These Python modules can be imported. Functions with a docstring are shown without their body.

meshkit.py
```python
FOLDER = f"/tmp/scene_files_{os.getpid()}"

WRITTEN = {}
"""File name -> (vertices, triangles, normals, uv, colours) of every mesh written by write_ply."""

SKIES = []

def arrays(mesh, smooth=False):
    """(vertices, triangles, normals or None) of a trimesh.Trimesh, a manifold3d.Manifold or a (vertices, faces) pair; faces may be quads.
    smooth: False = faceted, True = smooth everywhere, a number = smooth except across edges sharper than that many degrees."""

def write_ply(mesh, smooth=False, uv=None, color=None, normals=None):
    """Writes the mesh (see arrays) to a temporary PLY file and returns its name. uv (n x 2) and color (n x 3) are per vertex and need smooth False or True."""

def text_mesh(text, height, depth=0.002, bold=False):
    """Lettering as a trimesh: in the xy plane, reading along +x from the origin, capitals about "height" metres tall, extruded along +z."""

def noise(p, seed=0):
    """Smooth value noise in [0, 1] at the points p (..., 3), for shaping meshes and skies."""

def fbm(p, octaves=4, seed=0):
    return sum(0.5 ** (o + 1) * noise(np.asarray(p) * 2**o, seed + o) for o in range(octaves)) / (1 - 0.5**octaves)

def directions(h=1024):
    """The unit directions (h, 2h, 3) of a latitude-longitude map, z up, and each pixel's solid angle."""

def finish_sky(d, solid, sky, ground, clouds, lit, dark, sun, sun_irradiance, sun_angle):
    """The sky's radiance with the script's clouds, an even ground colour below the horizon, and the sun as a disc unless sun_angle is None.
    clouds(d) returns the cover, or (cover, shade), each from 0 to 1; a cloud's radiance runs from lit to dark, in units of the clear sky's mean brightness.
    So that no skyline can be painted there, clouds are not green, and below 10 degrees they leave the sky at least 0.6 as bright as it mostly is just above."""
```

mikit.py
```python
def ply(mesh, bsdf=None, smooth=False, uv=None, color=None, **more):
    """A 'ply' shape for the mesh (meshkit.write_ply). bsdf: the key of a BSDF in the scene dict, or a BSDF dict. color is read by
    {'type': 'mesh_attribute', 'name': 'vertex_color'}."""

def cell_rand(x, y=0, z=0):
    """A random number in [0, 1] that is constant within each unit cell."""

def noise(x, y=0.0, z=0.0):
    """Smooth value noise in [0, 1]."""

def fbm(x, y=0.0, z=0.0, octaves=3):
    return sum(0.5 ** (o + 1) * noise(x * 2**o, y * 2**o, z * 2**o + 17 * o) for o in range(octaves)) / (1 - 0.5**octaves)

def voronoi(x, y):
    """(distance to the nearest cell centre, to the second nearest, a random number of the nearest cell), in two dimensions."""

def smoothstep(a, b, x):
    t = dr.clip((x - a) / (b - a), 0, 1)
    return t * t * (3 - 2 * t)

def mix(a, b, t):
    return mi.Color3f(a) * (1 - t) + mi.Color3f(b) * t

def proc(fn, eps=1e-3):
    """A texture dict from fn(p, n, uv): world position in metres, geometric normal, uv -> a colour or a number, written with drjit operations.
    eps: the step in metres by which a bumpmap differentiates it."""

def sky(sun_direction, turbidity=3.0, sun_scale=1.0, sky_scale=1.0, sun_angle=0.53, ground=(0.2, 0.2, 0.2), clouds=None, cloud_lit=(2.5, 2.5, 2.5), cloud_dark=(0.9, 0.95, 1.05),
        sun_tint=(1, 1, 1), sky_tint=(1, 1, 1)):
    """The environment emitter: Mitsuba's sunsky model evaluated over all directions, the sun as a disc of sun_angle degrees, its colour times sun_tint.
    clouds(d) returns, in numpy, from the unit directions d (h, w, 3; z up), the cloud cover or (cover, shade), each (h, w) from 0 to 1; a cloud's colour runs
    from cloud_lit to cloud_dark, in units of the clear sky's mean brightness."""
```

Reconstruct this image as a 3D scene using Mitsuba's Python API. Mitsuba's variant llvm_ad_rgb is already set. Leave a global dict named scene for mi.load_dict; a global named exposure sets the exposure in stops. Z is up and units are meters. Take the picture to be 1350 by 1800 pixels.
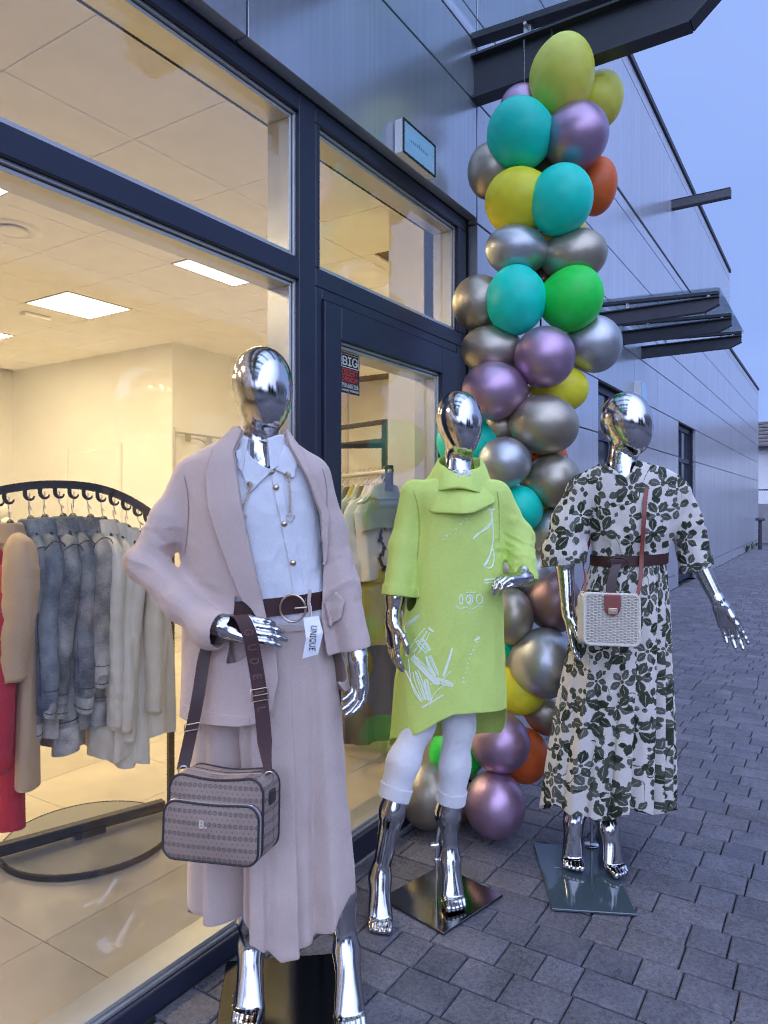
import math, random
import numpy as np, trimesh, mitsuba as mi, drjit as dr
import mikit, meshkit
from mikit import noise, fbm, voronoi, cell_rand, smoothstep, mix, proc
T = mi.ScalarTransform4f
random.seed(7); RNG = np.random.default_rng(11)

# ------------------------------------------------------------------ camera, sky, exposure
# eye 1.4 m above the paving, 1.535 m out from the wall face (x = 0), looking along the wall, turned 32.6 degrees to it
SN, CS = 0.53858, 0.84258
CAM = np.array([1.535, 0.0, 1.4]); VIEW = np.array([-SN, CS, 0]); RIGHT = np.array([CS, SN, 0]); UP = np.array([0, 0, 1.0])
FL, CX, CY = 1250.0, 675.0, 888.0                    # focal length and principal point, in pixels of a 1350 x 1800 picture
scene, labels = {'type': 'scene'}, {}
scene['camera'] = {'type': 'perspective', 'fov': 2 * math.degrees(math.atan(675 / FL)), 'fov_axis': 'x', 'near_clip': 0.02, 'far_clip': 2000.0,
                   'principal_point_offset_y': 12 / 1800,
                   'to_world': T().look_at(origin=CAM.tolist(), target=(CAM + VIEW).tolist(), up=[0, 0, 1])}
AFTERGLOW = np.array([0.12, -0.993])                    # where the sun went down: behind the eye
def sky_clouds(d):
    p = d / np.maximum(d[..., 2:3] + 0.25, 0.05)
    n = meshkit.fbm(np.stack([p[..., 0] * 1.1, p[..., 1] * 1.1, p[..., 0] * 0 + 3.3], -1), 4, 5)
    h = (d[..., 0] * AFTERGLOW[0] + d[..., 1] * AFTERGLOW[1])
    shade = np.clip(1.10 - 0.98 * d[..., 2] - 1.05 * h + 0.35 * (n - 0.5), 0, 1 - 0.03 * np.clip((n - 0.42) * 4, 0, 1))
    return np.full(d.shape[:2], 1.0), shade
scene['sky'] = mikit.sky([0.30, -0.95, 0.05], turbidity=4, sun_scale=0.0, sky_scale=1.0, sun_angle=12, clouds=sky_clouds,
                         cloud_lit=(4.1, 4.9, 7.9), cloud_dark=(0.66, 0.99, 2.06), sky_tint=(0.75, 0.95, 1.75), ground=(0.1, 0.1, 0.12))
exposure = 4.0
LAMP = 1.95

# ------------------------------------------------------------------ helpers
def ray(px, py): return VIEW + RIGHT * ((px - CX) / FL) + UP * ((CY - py) / FL)
def at(px, py, d): return CAM + ray(px, py) * d
def onX(px, py, X): r = ray(px, py); return CAM + r * ((X - CAM[0]) / r[0])
def onZ(px, py, z): r = ray(px, py); return CAM + r * ((z - CAM[2]) / r[2])
def nrm(v): v = np.asarray(v, float); return v / max(np.linalg.norm(v), 1e-12)

COUNT = {}
def uniq(name):
    k = COUNT.get(name, 0); COUNT[name] = k + 1
    return name if k == 0 else f'{name}_{k:03d}'
def tag(key, label=None, cat=None, group=None, kind=None):
    e = labels.setdefault(key, {})
    for a, b in (('label', label), ('category', cat), ('group', group), ('kind', kind)):
        if b: e[a] = b
def thing(name, label=None, cat=None, group=None, kind=None):
    key = uniq(name); tag(key, label, cat, group, kind); return key
def put(key, mesh, mat, smooth=False, uv=None, **more):
    scene[key] = mikit.ply(mesh, mat, smooth=smooth, uv=uv, **more); return key
def part(parent, name, mesh, mat, smooth=False, label=None, kind=None, uv=None, **more):
    key = uniq(parent + '__' + name); put(key, mesh, mat, smooth, uv, **more)
    if label or kind: tag(key, label, kind=kind)
    return key
def solo(name, mesh, mat, label, cat, group=None, kind=None, smooth=False, uv=None):
    key = thing(name, label, cat, group, kind); put(key, mesh, mat, smooth, uv); return key

def join(ms):
    V, F, n = [], [], 0
    for v, f in ms:
        v = np.asarray(v, float); f = np.asarray(f, int)
        if f.shape[1] == 4: f = np.vstack([f[:, [0, 1, 2]], f[:, [0, 2, 3]]])
        V.append(v); F.append(f + n); n += len(v)
    return np.vstack(V), np.vstack(F)
BF = np.array([[0, 2, 3, 1], [4, 5, 7, 6], [0, 1, 5, 4], [2, 6, 7, 3], [0, 4, 6, 2], [1, 3, 7, 5]])
def box(x0, x1, y0, y1, z0, z1, ch=0.0):
    if ch <= 0:
        v = np.array([[x, y, z] for x in (x0, x1) for y in (y0, y1) for z in (z0, z1)], float)
        return v, np.vstack([BF[:, [0, 1, 2]], BF[:, [0, 2, 3]]])[:, ::-1]
    c = ch; P = []
    for x, sx in ((x0, 1), (x1, -1)):
        for y, sy in ((y0, 1), (y1, -1)):
            for z, sz in ((z0, 1), (z1, -1)):
                P += [[x + sx * c, y + sy * c, z], [x + sx * c, y, z + sz * c], [x, y + sy * c, z + sz * c]]
    m = trimesh.Trimesh(np.array(P)).convex_hull
    return np.array(m.vertices), np.array(m.faces)
def hullm(P):
    m = trimesh.Trimesh(np.asarray(P, float)).convex_hull
    return np.array(m.vertices), np.array(m.faces)
def obox(c, ax, ay, az, ch=0.0):
    """box with centre c and half-axis vectors ax, ay, az"""
    la, lb, lc = (np.linalg.norm(a) for a in (ax, ay, az))
    v, f = box(-la, la, -lb, lb, -lc, lc, ch)
    M = np.array([np.asarray(ax) / la, np.asarray(ay) / lb, np.asarray(az) / lc])
    v = v @ M + np.asarray(c)
    return v, (f if np.linalg.det(M) > 0 else f[:, ::-1])
def grid_faces(nu, nv, close_u=False):
    """vertices indexed v*nu+u"""
    i = np.arange(nu if close_u else nu - 1); j = np.arange(nv - 1)
    I, J = np.meshgrid(i, j); I, J = I.ravel(), J.ravel(); I2 = (I + 1) % nu
    a, b, c, d = J * nu + I, J * nu + I2, (J + 1) * nu + I2, (J + 1) * nu + I
    return np.vstack([np.stack([a, b, c], 1), np.stack([a, c, d], 1)])
def tube(P, r, n=10, caps=True, flat=None):
    """sweep of a circle (or of an ellipse: flat=(normal, rx, rn)) along the points P"""
    P = np.asarray(P, float); m = len(P)
    r = np.broadcast_to(np.asarray(r, float), (m,))
    t = np.gradient(P, axis=0); t /= np.maximum(np.linalg.norm(t, axis=1, keepdims=True), 1e-9)
    ref = np.array([0, 0, 1.0]) if abs(t[0][2]) < 0.9 else np.array([1.0, 0, 0])
    u = nrm(np.cross(t[0], ref)); V = []
    for i in range(m):
        u = nrm(u - t[i] * (u @ t[i])); w = np.cross(t[i], u)
        a = np.arange(n) * 2 * np.pi / n
        V.append(P[i] + r[i] * (np.cos(a)[:, None] * u + np.sin(a)[:, None] * w))
    V = np.vstack(V); F = grid_faces(n, m, True)
    if caps:
        k = len(V); V = np.vstack([V, P[:1], P[-1:]]); i = np.arange(n); j = (i + 1) % n
        F = np.vstack([F, np.stack([j, i, np.full(n, k)], 1), np.stack([(m - 1) * n + i, (m - 1) * n + j, np.full(n, k + 1)], 1)])
    return V, F
def ribbon(P, side, half, thick, nrmls):
    """flat band along P: half width along side vectors, thickness along normals"""
    P = np.asarray(P, float); m = len(P); side = np.broadcast_to(np.asarray(side, float), (m, 3)); nn = np.broadcast_to(np.asarray(nrmls, float), (m, 3))
    half = np.broadcast_to(np.asarray(half, float), (m,))[:, None]
    V = np.stack([P - side * half + nn * thick, P + side * half + nn * thick, P + side * half - nn * thick, P - side * half - nn * thick], 1).reshape(-1, 3)
    F = grid_faces(4, m, True); k = (m - 1) * 4
    return V, np.vstack([F, [[0, 2, 1], [0, 3, 2], [k, k + 1, k + 2], [k, k + 2, k + 3]]])
def spline(P, n):
    """Catmull-Rom through the points"""
    from scipy.interpolate import CubicSpline
    P = np.asarray(P, float); s = np.r_[0, np.cumsum(np.linalg.norm(np.diff(P, axis=0), axis=1))]
    return CubicSpline(s, P)(np.linspace(0, s[-1], n))
def lathe(prof, n=32):
    prof = np.asarray(prof, float); a = np.arange(n) * 2 * np.pi / n
    V = np.stack([prof[:, None, 0] * np.cos(a), prof[:, None, 0] * np.sin(a), np.repeat(prof[:, 1:2], n, 1)], -1).reshape(-1, 3)
    return V, grid_faces(n, len(prof), True)
def orient(z, x=(0, 0, 1)):
    """rows: x, y, z axes of a frame whose third axis is z"""
    z = nrm(z); x = np.asarray(x, float)
    if abs(nrm(x) @ z) > 0.98: x = np.array([1.0, 0, 0])
    x = nrm(x - z * (x @ z)); return np.array([x, np.cross(z, x), z])
def vnormals(V, F):
    n = np.zeros_like(V); c = np.cross(V[F[:, 1]] - V[F[:, 0]], V[F[:, 2]] - V[F[:, 0]])
    for k in range(3): np.add.at(n, F[:, k], c)
    return n / np.maximum(np.linalg.norm(n, axis=1, keepdims=True), 1e-12)
def clip(mesh, fv):
    """the part of the mesh where fv >= 0, triangles cut along fv = 0"""
    V, F = mesh; fv = np.where(np.abs(fv) < 1e-7, 1e-7, fv); s = fv >= 0; k = s[F].sum(1)
    out = [F[k == 3]]; newV = [V]; n = len(V)
    def cut(a, b):
        t = fv[a] / (fv[a] - fv[b]); return V[a] + (V[b] - V[a]) * t[:, None]
    cache = {}
    E1 = F[k == 1]; E2 = F[k == 2]
    tri = []; edges = []
    for f in E1:
        i = [q for q in range(3) if s[f[q]]][0]; a, b, c = f[i], f[(i + 1) % 3], f[(i + 2) % 3]
        edges += [(a, b), (a, c)]; tri.append((a, ('e', a, b), ('e', a, c)))
    for f in E2:
        i = [q for q in range(3) if not s[f[q]]][0]; a, b, c = f[i], f[(i + 1) % 3], f[(i + 2) % 3]
        edges += [(b, a), (c, a)]; tri += [(b, c, ('e', c, a)), (b, ('e', c, a), ('e', b, a))]
    ids = {}
    for e in edges:
        if e not in ids: ids[e] = n + len(ids)
    if ids:
        E = np.array(list(ids)); newV.append(cut(E[:, 0], E[:, 1]))
        out.append(np.array([[q if not isinstance(q, tuple) else ids[(q[1], q[2])] for q in t] for t in tri], int))
    V2 = np.vstack(newV); F2 = np.vstack(out)
    used = np.unique(F2); m = np.full(len(V2), -1); m[used] = np.arange(len(used))
    return V2[used], m[F2]
def solidify(mesh, t, inner=True):
    """cloth thickness: an inner layer t behind the surface and a closed rim"""
    V, F = mesh; N = vnormals(V, F); n = len(V)
    e = np.vstack([F[:, [0, 1]], F[:, [1, 2]], F[:, [2, 0]]]); key = np.sort(e, 1)
    _, inv, cnt = np.unique(key, axis=0, return_inverse=True, return_counts=True)
    b = e[cnt[inv.ravel()] == 1]
    rim = np.vstack([np.stack([b[:, 1], b[:, 0], b[:, 0] + n], 1), np.stack([b[:, 1], b[:, 0] + n, b[:, 1] + n], 1)]) if len(b) else np.zeros((0, 3), int)
    return np.vstack([V, V - N * t]), np.vstack([F, F[:, ::-1] + n, rim])
def polysd(P, poly):
    """signed distance in the plane, negative inside the polygon"""
    poly = np.asarray(poly, float); d = np.full(len(P), 1e9); ins = np.zeros(len(P), bool)
    for a, b in zip(poly, np.roll(poly, -1, 0)):
        e = b - a; w = P - a; t = np.clip(w @ e / max(e @ e, 1e-12), 0, 1)
        d = np.minimum(d, np.linalg.norm(w - t[:, None] * e, axis=1))
        c = ((a[1] > P[:, 1]) != (b[1] > P[:, 1])) & (P[:, 0] < (b[0] - a[0]) * (P[:, 1] - a[1]) / (b[1] - a[1] + 1e-12) + a[0])
        ins ^= c
    return np.where(ins, -d, d)

# ---- implicit surfaces: round cones joined smoothly, meshed with surface nets and pulled onto the surface
def smin(a, b, k):
    h = np.clip(0.5 + 0.5 * (b - a) / k, 0, 1); return b + (a - b) * h - k * h * (1 - h)
def cone(p0, r0, p1, r1):
    p0, p1 = np.asarray(p0, float), np.asarray(p1, float); e = p1 - p0; L = max(e @ e, 1e-12)
    def f(P):
        w = P - p0; t = np.clip(w @ e / L, 0, 1)
        return np.linalg.norm(w - t[..., None] * e, axis=-1) - (r0 + (r1 - r0) * t)
    f.lo = np.minimum(p0 - r0, p1 - r1); f.hi = np.maximum(p0 + r0, p1 + r1); return f
def ellip(c, rad, M=np.eye(3)):
    c = np.asarray(c, float); rad = np.asarray(rad, float); M = np.asarray(M, float)
    def f(P):
        q = (P - c) @ M.T; k0 = np.linalg.norm(q / rad, axis=-1); k1 = np.linalg.norm(q / rad ** 2, axis=-1)
        return k0 * (k0 - 1) / np.maximum(k1, 1e-9)
    R_ = rad.max(); f.lo = c - R_; f.hi = c + R_; return f
def union(fs, k):
    def f(P):
        d = fs[0](P)
        for g in fs[1:]: d = smin(d, g(P), k)
        return d
    f.lo = np.min([g.lo for g in fs], 0); f.hi = np.max([g.hi for g in fs], 0); return f
CORN = np.array([[i, j, k] for i in (0, 1) for j in (0, 1) for k in (0, 1)])
EDG = [(a, b) for a in range(8) for b in range(a + 1, 8) if np.abs(CORN[a] - CORN[b]).sum() == 1]
def nets(f, h, lo=None, hi=None, relax=0):
    lo = (f.lo if lo is None else np.asarray(lo, float)) - 3 * h; hi = (f.hi if hi is None else np.asarray(hi, float)) + 3 * h
    n = np.ceil((hi - lo) / h).astype(int) + 1
    ax = [lo[k] + h * np.arange(n[k]) for k in range(3)]
    D = np.empty(n, np.float64)
    for i0 in range(0, n[0], 24):
        X = np.stack(np.meshgrid(ax[0][i0:i0 + 24], ax[1], ax[2], indexing='ij'), -1); D[i0:i0 + 24] = f(X)
    S = D < 0
    c = sum(S[a:n[0] - 1 + a, b:n[1] - 1 + b, g:n[2] - 1 + g].astype(np.int8) for a, b, g in CORN)
    cells = np.argwhere((c > 0) & (c < 8)); idx = np.full(n - 1, -1); idx[tuple(cells.T)] = np.arange(len(cells))
    vals = np.stack([D[tuple((cells + o).T)] for o in CORN], 1)
    acc = np.zeros((len(cells), 3)); cnt = np.zeros(len(cells))
    for a, b in EDG:
        da, db = vals[:, a], vals[:, b]; m = (da < 0) != (db < 0)
        t = np.where(m, da / np.where(m, da - db, 1), 0)
        acc += np.where(m[:, None], CORN[a] + (CORN[b] - CORN[a]) * t[:, None], 0); cnt += m
    V = lo + h * (cells + acc / cnt[:, None])
    Fs = []
    for k in range(3):
        i, j = [(1, 2), (2, 0), (0, 1)][k]
        s0 = np.take(S, range(n[k] - 1), k); s1 = np.take(S, range(1, n[k]), k)
        e = np.argwhere(s0 != s1); e = e[(e[:, i] > 0) & (e[:, j] > 0) & (e[:, i] < n[i] - 1) & (e[:, j] < n[j] - 1)]
        di = np.zeros(3, int); di[i] = 1; dj = np.zeros(3, int); dj[j] = 1
        q = np.stack([idx[tuple((e - di - dj).T)], idx[tuple((e - dj).T)], idx[tuple(e.T)], idx[tuple((e - di).T)]], 1)
        ins = S[tuple(e.T)]; q = np.where(ins[:, None], q, q[:, ::-1]); Fs.append(q)
    Q = np.vstack(Fs); Q = Q[(Q >= 0).all(1)]
    F = np.vstack([Q[:, [0, 1, 2]], Q[:, [0, 2, 3]]])
    for _ in range(2):
        e = h * 0.3; g = np.stack([(f(V + o) - f(V - o)) / (2 * e) for o in np.eye(3) * e], 1)
        st = -f(V)[:, None] * g / np.maximum((g * g).sum(1, keepdims=True), 0.05)
        L = np.linalg.norm(st, axis=1, keepdims=True); V = V + st * np.minimum(1, h / np.maximum(L, 1e-12))
    if relax:
        m = trimesh.Trimesh(V, F, process=False); trimesh.smoothing.filter_taubin(m, .5, .53, relax); V = np.array(m.vertices)
    return V, F

# ---- a figure frame: coordinates (right, towards the camera, up) about a vertical axis D metres ahead of the eye
class Frame:
    def __init__(s, D): s.D = D
    def __call__(s, px, py, f=0.0):
        d = s.D - f; return np.array([(px - CX) / FL * d, f, 1.4 - (py - CY) / FL * d])
    def W(s, P):
        P = np.asarray(P, float); return CAM * [1, 1, 0] + P[..., 0:1] * RIGHT + (s.D - P[..., 1:2]) * VIEW + P[..., 2:3] * UP
    def mesh(s, m): return s.W(m[0]), m[1]      # (right, toward viewer, up) is right-handed as RIGHT x -VIEW = UP... kept by det check below
FLIP = np.linalg.det(np.array([RIGHT, -VIEW, UP])) < 0
def TW(fr, m):
    V, F = m; return fr.W(V), (F[:, ::-1] if FLIP else F)
# ------------------------------------------------------------------ materials
def mat(key, base, rough=0.5, metallic=0.0, two=True, bump=None, bscale=0.0, **kw):
    b = {'type': 'principled', 'base_color': base if isinstance(base, dict) else {'type': 'rgb', 'value': list(base)}, 'roughness': rough, 'metallic': metallic, **kw}
    if bump is not None: b = {'type': 'bumpmap', 'arbitrary': bump, 'scale': bscale, 'bsdf': b}
    scene[key] = {'type': 'twosided', 'bsdf': b} if two else b
    return key
P3 = lambda f: proc(f)
def blotch(a, b, s, o=3):
    return proc(lambda p, n, uv: mix(a, b, fbm(p.x * s, p.y * s, p.z * s, o)))
mat('m_panel', proc(lambda p, n, uv: mix((.52, .535, .58), (.58, .595, .635), fbm(p.y * 1.3, p.z * .35, p.x * 1.3, 4)) * (.88 + .09 * noise(p.y * 60, p.z * .9, 4.) + .06 * noise(p.y * 7, p.z * .5, 9.))), 0.25, 0.6)
mat('m_gap', (.02, .02, .025), .8)
mat('m_frame', blotch((.016, .020, .040), (.022, .027, .050), 9), .42, spec_trans=0.0)
mat('m_alu', blotch((.50, .50, .48), (.58, .58, .56), 14), .35, .7)
mat('m_rubber', (.015, .015, .016), .6)
mat('m_steel', proc(lambda p, n, uv: mix((.022, .023, .030), (.035, .036, .045), fbm(p.x * 6, p.y * 6, p.z * 6, 3))), .5, bump=proc(lambda p, n, uv: noise(p.x * 180, p.y * 180, p.z * 180)), bscale=.0006)
scene['m_pane'] = {'type': 'thindielectric', 'int_ior': 1.5}
mat('m_white', blotch((.74, .73, .70), (.80, .79, .77), 2.5), .75)
mat('m_tileceil', blotch((.70, .69, .66), (.78, .77, .75), 7), .9, bump=proc(lambda p, n, uv: noise(p.x * 150, p.y * 150)), bscale=.0012)
for i, c in enumerate(((.44, .385, .29), (.48, .42, .32), (.41, .36, .27))):
    mat(f'm_floor_{i}', proc(lambda p, n, uv, c=c, i=i: mi.Color3f(*c) * (.8 + .4 * fbm(p.x * 3 + 9 * i, p.y * 3, 1., 4))), .28)
PAV = ((.102, .097, .107), (.115, .109, .118), (.090, .087, .099), (.108, .101, .108))
def paver_tex(c, i):
    def f(p, n, uv):
        g = fbm(p.x * 7 + 3 * i, p.y * 7, p.z, 3); s = noise(p.x * 420, p.y * 420, p.z * 420); q = noise(p.x * 130 + 5, p.y * 130, p.z * 90)
        return mi.Color3f(*c) * (.40 + .62 * g + .75 * (s - .5) + .55 * q)
    return f
for i, c in enumerate(PAV):
    mat(f'm_paver_{i}', proc(paver_tex(c, i)), .62, bump=proc(lambda p, n, uv: noise(p.x * 210, p.y * 210, p.z * 210) + .7 * noise(p.x * 70, p.y * 70, 2.), eps=2e-3), bscale=.0034)
mat('m_joint', (.022, .022, .022), .95)
mat('m_ground', proc(lambda p, n, uv: mix((.06, .06, .063), (.085, .083, .085), fbm(p.x * .8, p.y * .8, 0., 4))), .9)
scene['m_chrome'] = {'type': 'twosided', 'bsdf': {'type': 'roughconductor', 'material': 'Al', 'alpha': 0.028, 'specular_reflectance': {'type': 'rgb', 'value': [.64, .64, .65]}}}
scene['m_mirror'] = {'type': 'twosided', 'bsdf': {'type': 'roughconductor', 'material': 'Al', 'alpha': 0.02, 'specular_reflectance': {'type': 'rgb', 'value': [.20, .20, .19]}}}
scene['m_plateglass'] = {'type': 'twosided', 'bsdf': {'type': 'principled', 'base_color': {'type': 'rgb', 'value': [.045, .065, .075]}, 'roughness': .04, 'specular': .9, 'clearcoat': 1.0, 'clearcoat_gloss': .98}}
def cloth(key, a, b, rough=.85, sheen=.4, s=55., weave=900., bs=.0004, extra=None):
    def f(p, n, uv):
        w = noise(p.x * weave, p.y * weave, p.z * weave * .4)
        return mix(a, b, fbm(p.x * s * .12, p.y * s * .12, p.z * s * .12, 3)) * (.88 + .2 * w)
    mat(key, proc(f), rough, sheen=sheen, bump=proc(lambda p, n, uv: noise(p.x * s, p.y * s, p.z * s * .45) * 3 + noise(p.x * weave * .5, p.y * weave * .5, p.z * weave * .5), eps=1.5e-3), bscale=bs)
cloth('m_blazer', (.51, .395, .345), (.56, .44, .385))
cloth('m_skirt', (.50, .39, .335), (.55, .435, .375), bs=.0003)
cloth('m_shirt', (.62, .64, .66), (.68, .69, .71), bs=.0006)
cloth('m_lime', (.52, .66, .14), (.57, .71, .18), bs=.0006)
cloth('m_trouser', (.66, .65, .64), (.72, .71, .70), bs=.0004)
mat('m_print', (.74, .82, .66), .85)
mat('m_belt', blotch((.035, .012, .010), (.05, .018, .014), 30), .45)
mat('m_strap', proc(lambda p, n, uv: mix((.050, .022, .022), (.075, .034, .033), noise(p.x * 300, p.y * 300, p.z * 500))), .75)
mat('m_strapletter', (.15, .075, .07), .8)
mat('m_gold', (.62, .48, .36), .22, 1.0)
mat('m_silver', (.75, .75, .75), .2, 1.0)
mat('m_tag', (.80, .82, .84), .6)
mat('m_ink', (.02, .02, .03), .6)
mat('m_redbrown', blotch((.16, .035, .022), (.22, .05, .03), 40), .45)
# hexagon of small rings and dashes printed on the bag, in metres of its own surface
def bag_tex(p, n, uv):
    s = 1 / .0135; x = uv.x * s; y = uv.y * s
    row = dr.floor(y); xx = x + .5 * (row - 2 * dr.floor(row * .5)); fx = xx - dr.floor(xx) - .5; fy = y - row - .5
    odd = cell_rand(row, dr.floor(xx))
    r = dr.sqrt(fx * fx + fy * fy)
    ring = 1 - smoothstep(.05, .11, dr.abs(r - .30)); dot = 1 - smoothstep(.10, .15, dr.sqrt(dr.square(fx + .4 * fy) * 2.6 + fy * fy))
    alt = row - 2 * dr.floor(row * .5)
    k = dr.maximum(dr.select(alt > .5, ring, 0.) * .85, dot)
    base = mix((.255, .185, .15), (.30, .225, .19), fbm(p.x * 40, p.y * 40, p.z * 40, 3))
    return mix(base, (.035, .03, .035), k)
mat('m_bag', proc(bag_tex), .5)
mat('m_bagtrim', (.03, .024, .026), .5)
mat('m_bagzip', (.30, .26, .25), .6)
# leaf and blossom print of the long dress, uv in metres of cloth
def dress_tex(p, n, uv):
    k = mi.Float(0); vein = mi.Float(0)
    for c, n_pet, R0, ph in ((.102, 5.0, .066, 0.), (.064, 2.0, .034, 31.), (.106, 3.0, .044, 57.)):
        ix, iy = dr.floor(uv.x / c + ph * .13), dr.floor(uv.y / c + ph * .37)
        for a in (-1, 0, 1):
            for b in (-1, 0, 1):
                jx, jy = ix + a, iy + b
                cx = (jx + .5 - ph * .13 + .55 * (cell_rand(jx, jy, 1 + int(ph)) - .5)) * c; cy = (jy + .5 - ph * .37 + .55 * (cell_rand(jx, jy, 2 + int(ph)) - .5)) * c
                rot = 6.283 * cell_rand(jx, jy, 3 + int(ph)); dx, dy = uv.x - cx, uv.y - cy
                an = dr.atan2(dy, dx) + rot; r = dr.sqrt(dx * dx + dy * dy) / (R0 * (.72 + .5 * cell_rand(jx, jy, 4)))
                w = n_pet * an / 6.2832; fr = w - dr.floor(w) - .5; pid = cell_rand(jx * 7 + dr.floor(w), jy, 9)
                reach = (.62 + .38 * pid) * (1.0 + .12 * noise(uv.x * 300, uv.y * 300))
                wid = dr.sin(3.14159 * dr.clip(r / reach, 0, 1)) * (.44 if n_pet > 3 else .30 if n_pet > 2.5 else .20)
                wid = dr.maximum(wid, dr.select(r < .5 * reach, .25 * (r / reach) * (1. if n_pet > 3 else .3), 0.))
                e = dr.select((r > .16) & (r < reach) & (pid > .16), 1 - smoothstep(wid * .78, wid, dr.abs(fr)), 0.)
                if n_pet > 3: e = dr.maximum(e, 1 - smoothstep(.10, .13, r))
                k = dr.maximum(k, e * (.8 + .2 * pid)); vein = dr.maximum(vein, dr.select(dr.abs(fr) < .022, dr.select((r > .25) & (r < reach * .75), 1., 0.), 0.) * (1. if n_pet > 3 else 0.))
    st = noise(uv.x * 21, uv.y * 9, 3.) - .5; stem = (1 - smoothstep(.008, .016, dr.abs(st))) * smoothstep(.45, .6, noise(uv.x * 8 + 7, uv.y * 8, 1.))
    k = dr.maximum(k * (1 - .55 * vein), stem)
    cloth_ = mix((.55, .505, .445), (.61, .565, .50), noise(uv.x * 700, uv.y * 260))
    green = mix((.010, .014, .008), (.042, .056, .030), fbm(uv.x * 70, uv.y * 70, 0., 3))
    return mix(cloth_, green, k)
mat('m_dress', proc(dress_tex), .9, specular=.15, bump=proc(lambda p, n, uv: noise(uv.x * 60, uv.y * 26) * 2 + noise(uv.x * 900, uv.y * 500), eps=1.5e-3), bscale=.0004)
mat('m_wicker', proc(lambda p, n, uv: mix((.50, .45, .36), (.66, .61, .51), noise(p.x * 260, p.y * 260, p.z * 120))), .7)
mat('m_wickerback', (.22, .18, .13), .9)
def latex(key, c, metal=0.0, rough=.28):
    mat(key, proc(lambda p, n, uv, c=c: mi.Color3f(*c) * (.93 + .14 * noise(p.x * 25, p.y * 25, p.z * 25))), rough if metal else .42, metal, specular=.35, clearcoat=0. if metal else .06, clearcoat_gloss=.75)
latex('b_yellow', (.72, .66, .03)); latex('b_lemon', (.70, .68, .09)); latex('b_teal', (.004, .60, .44)); latex('b_green', (.015, .62, .07)); latex('b_orange', (.62, .115, .02))
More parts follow.
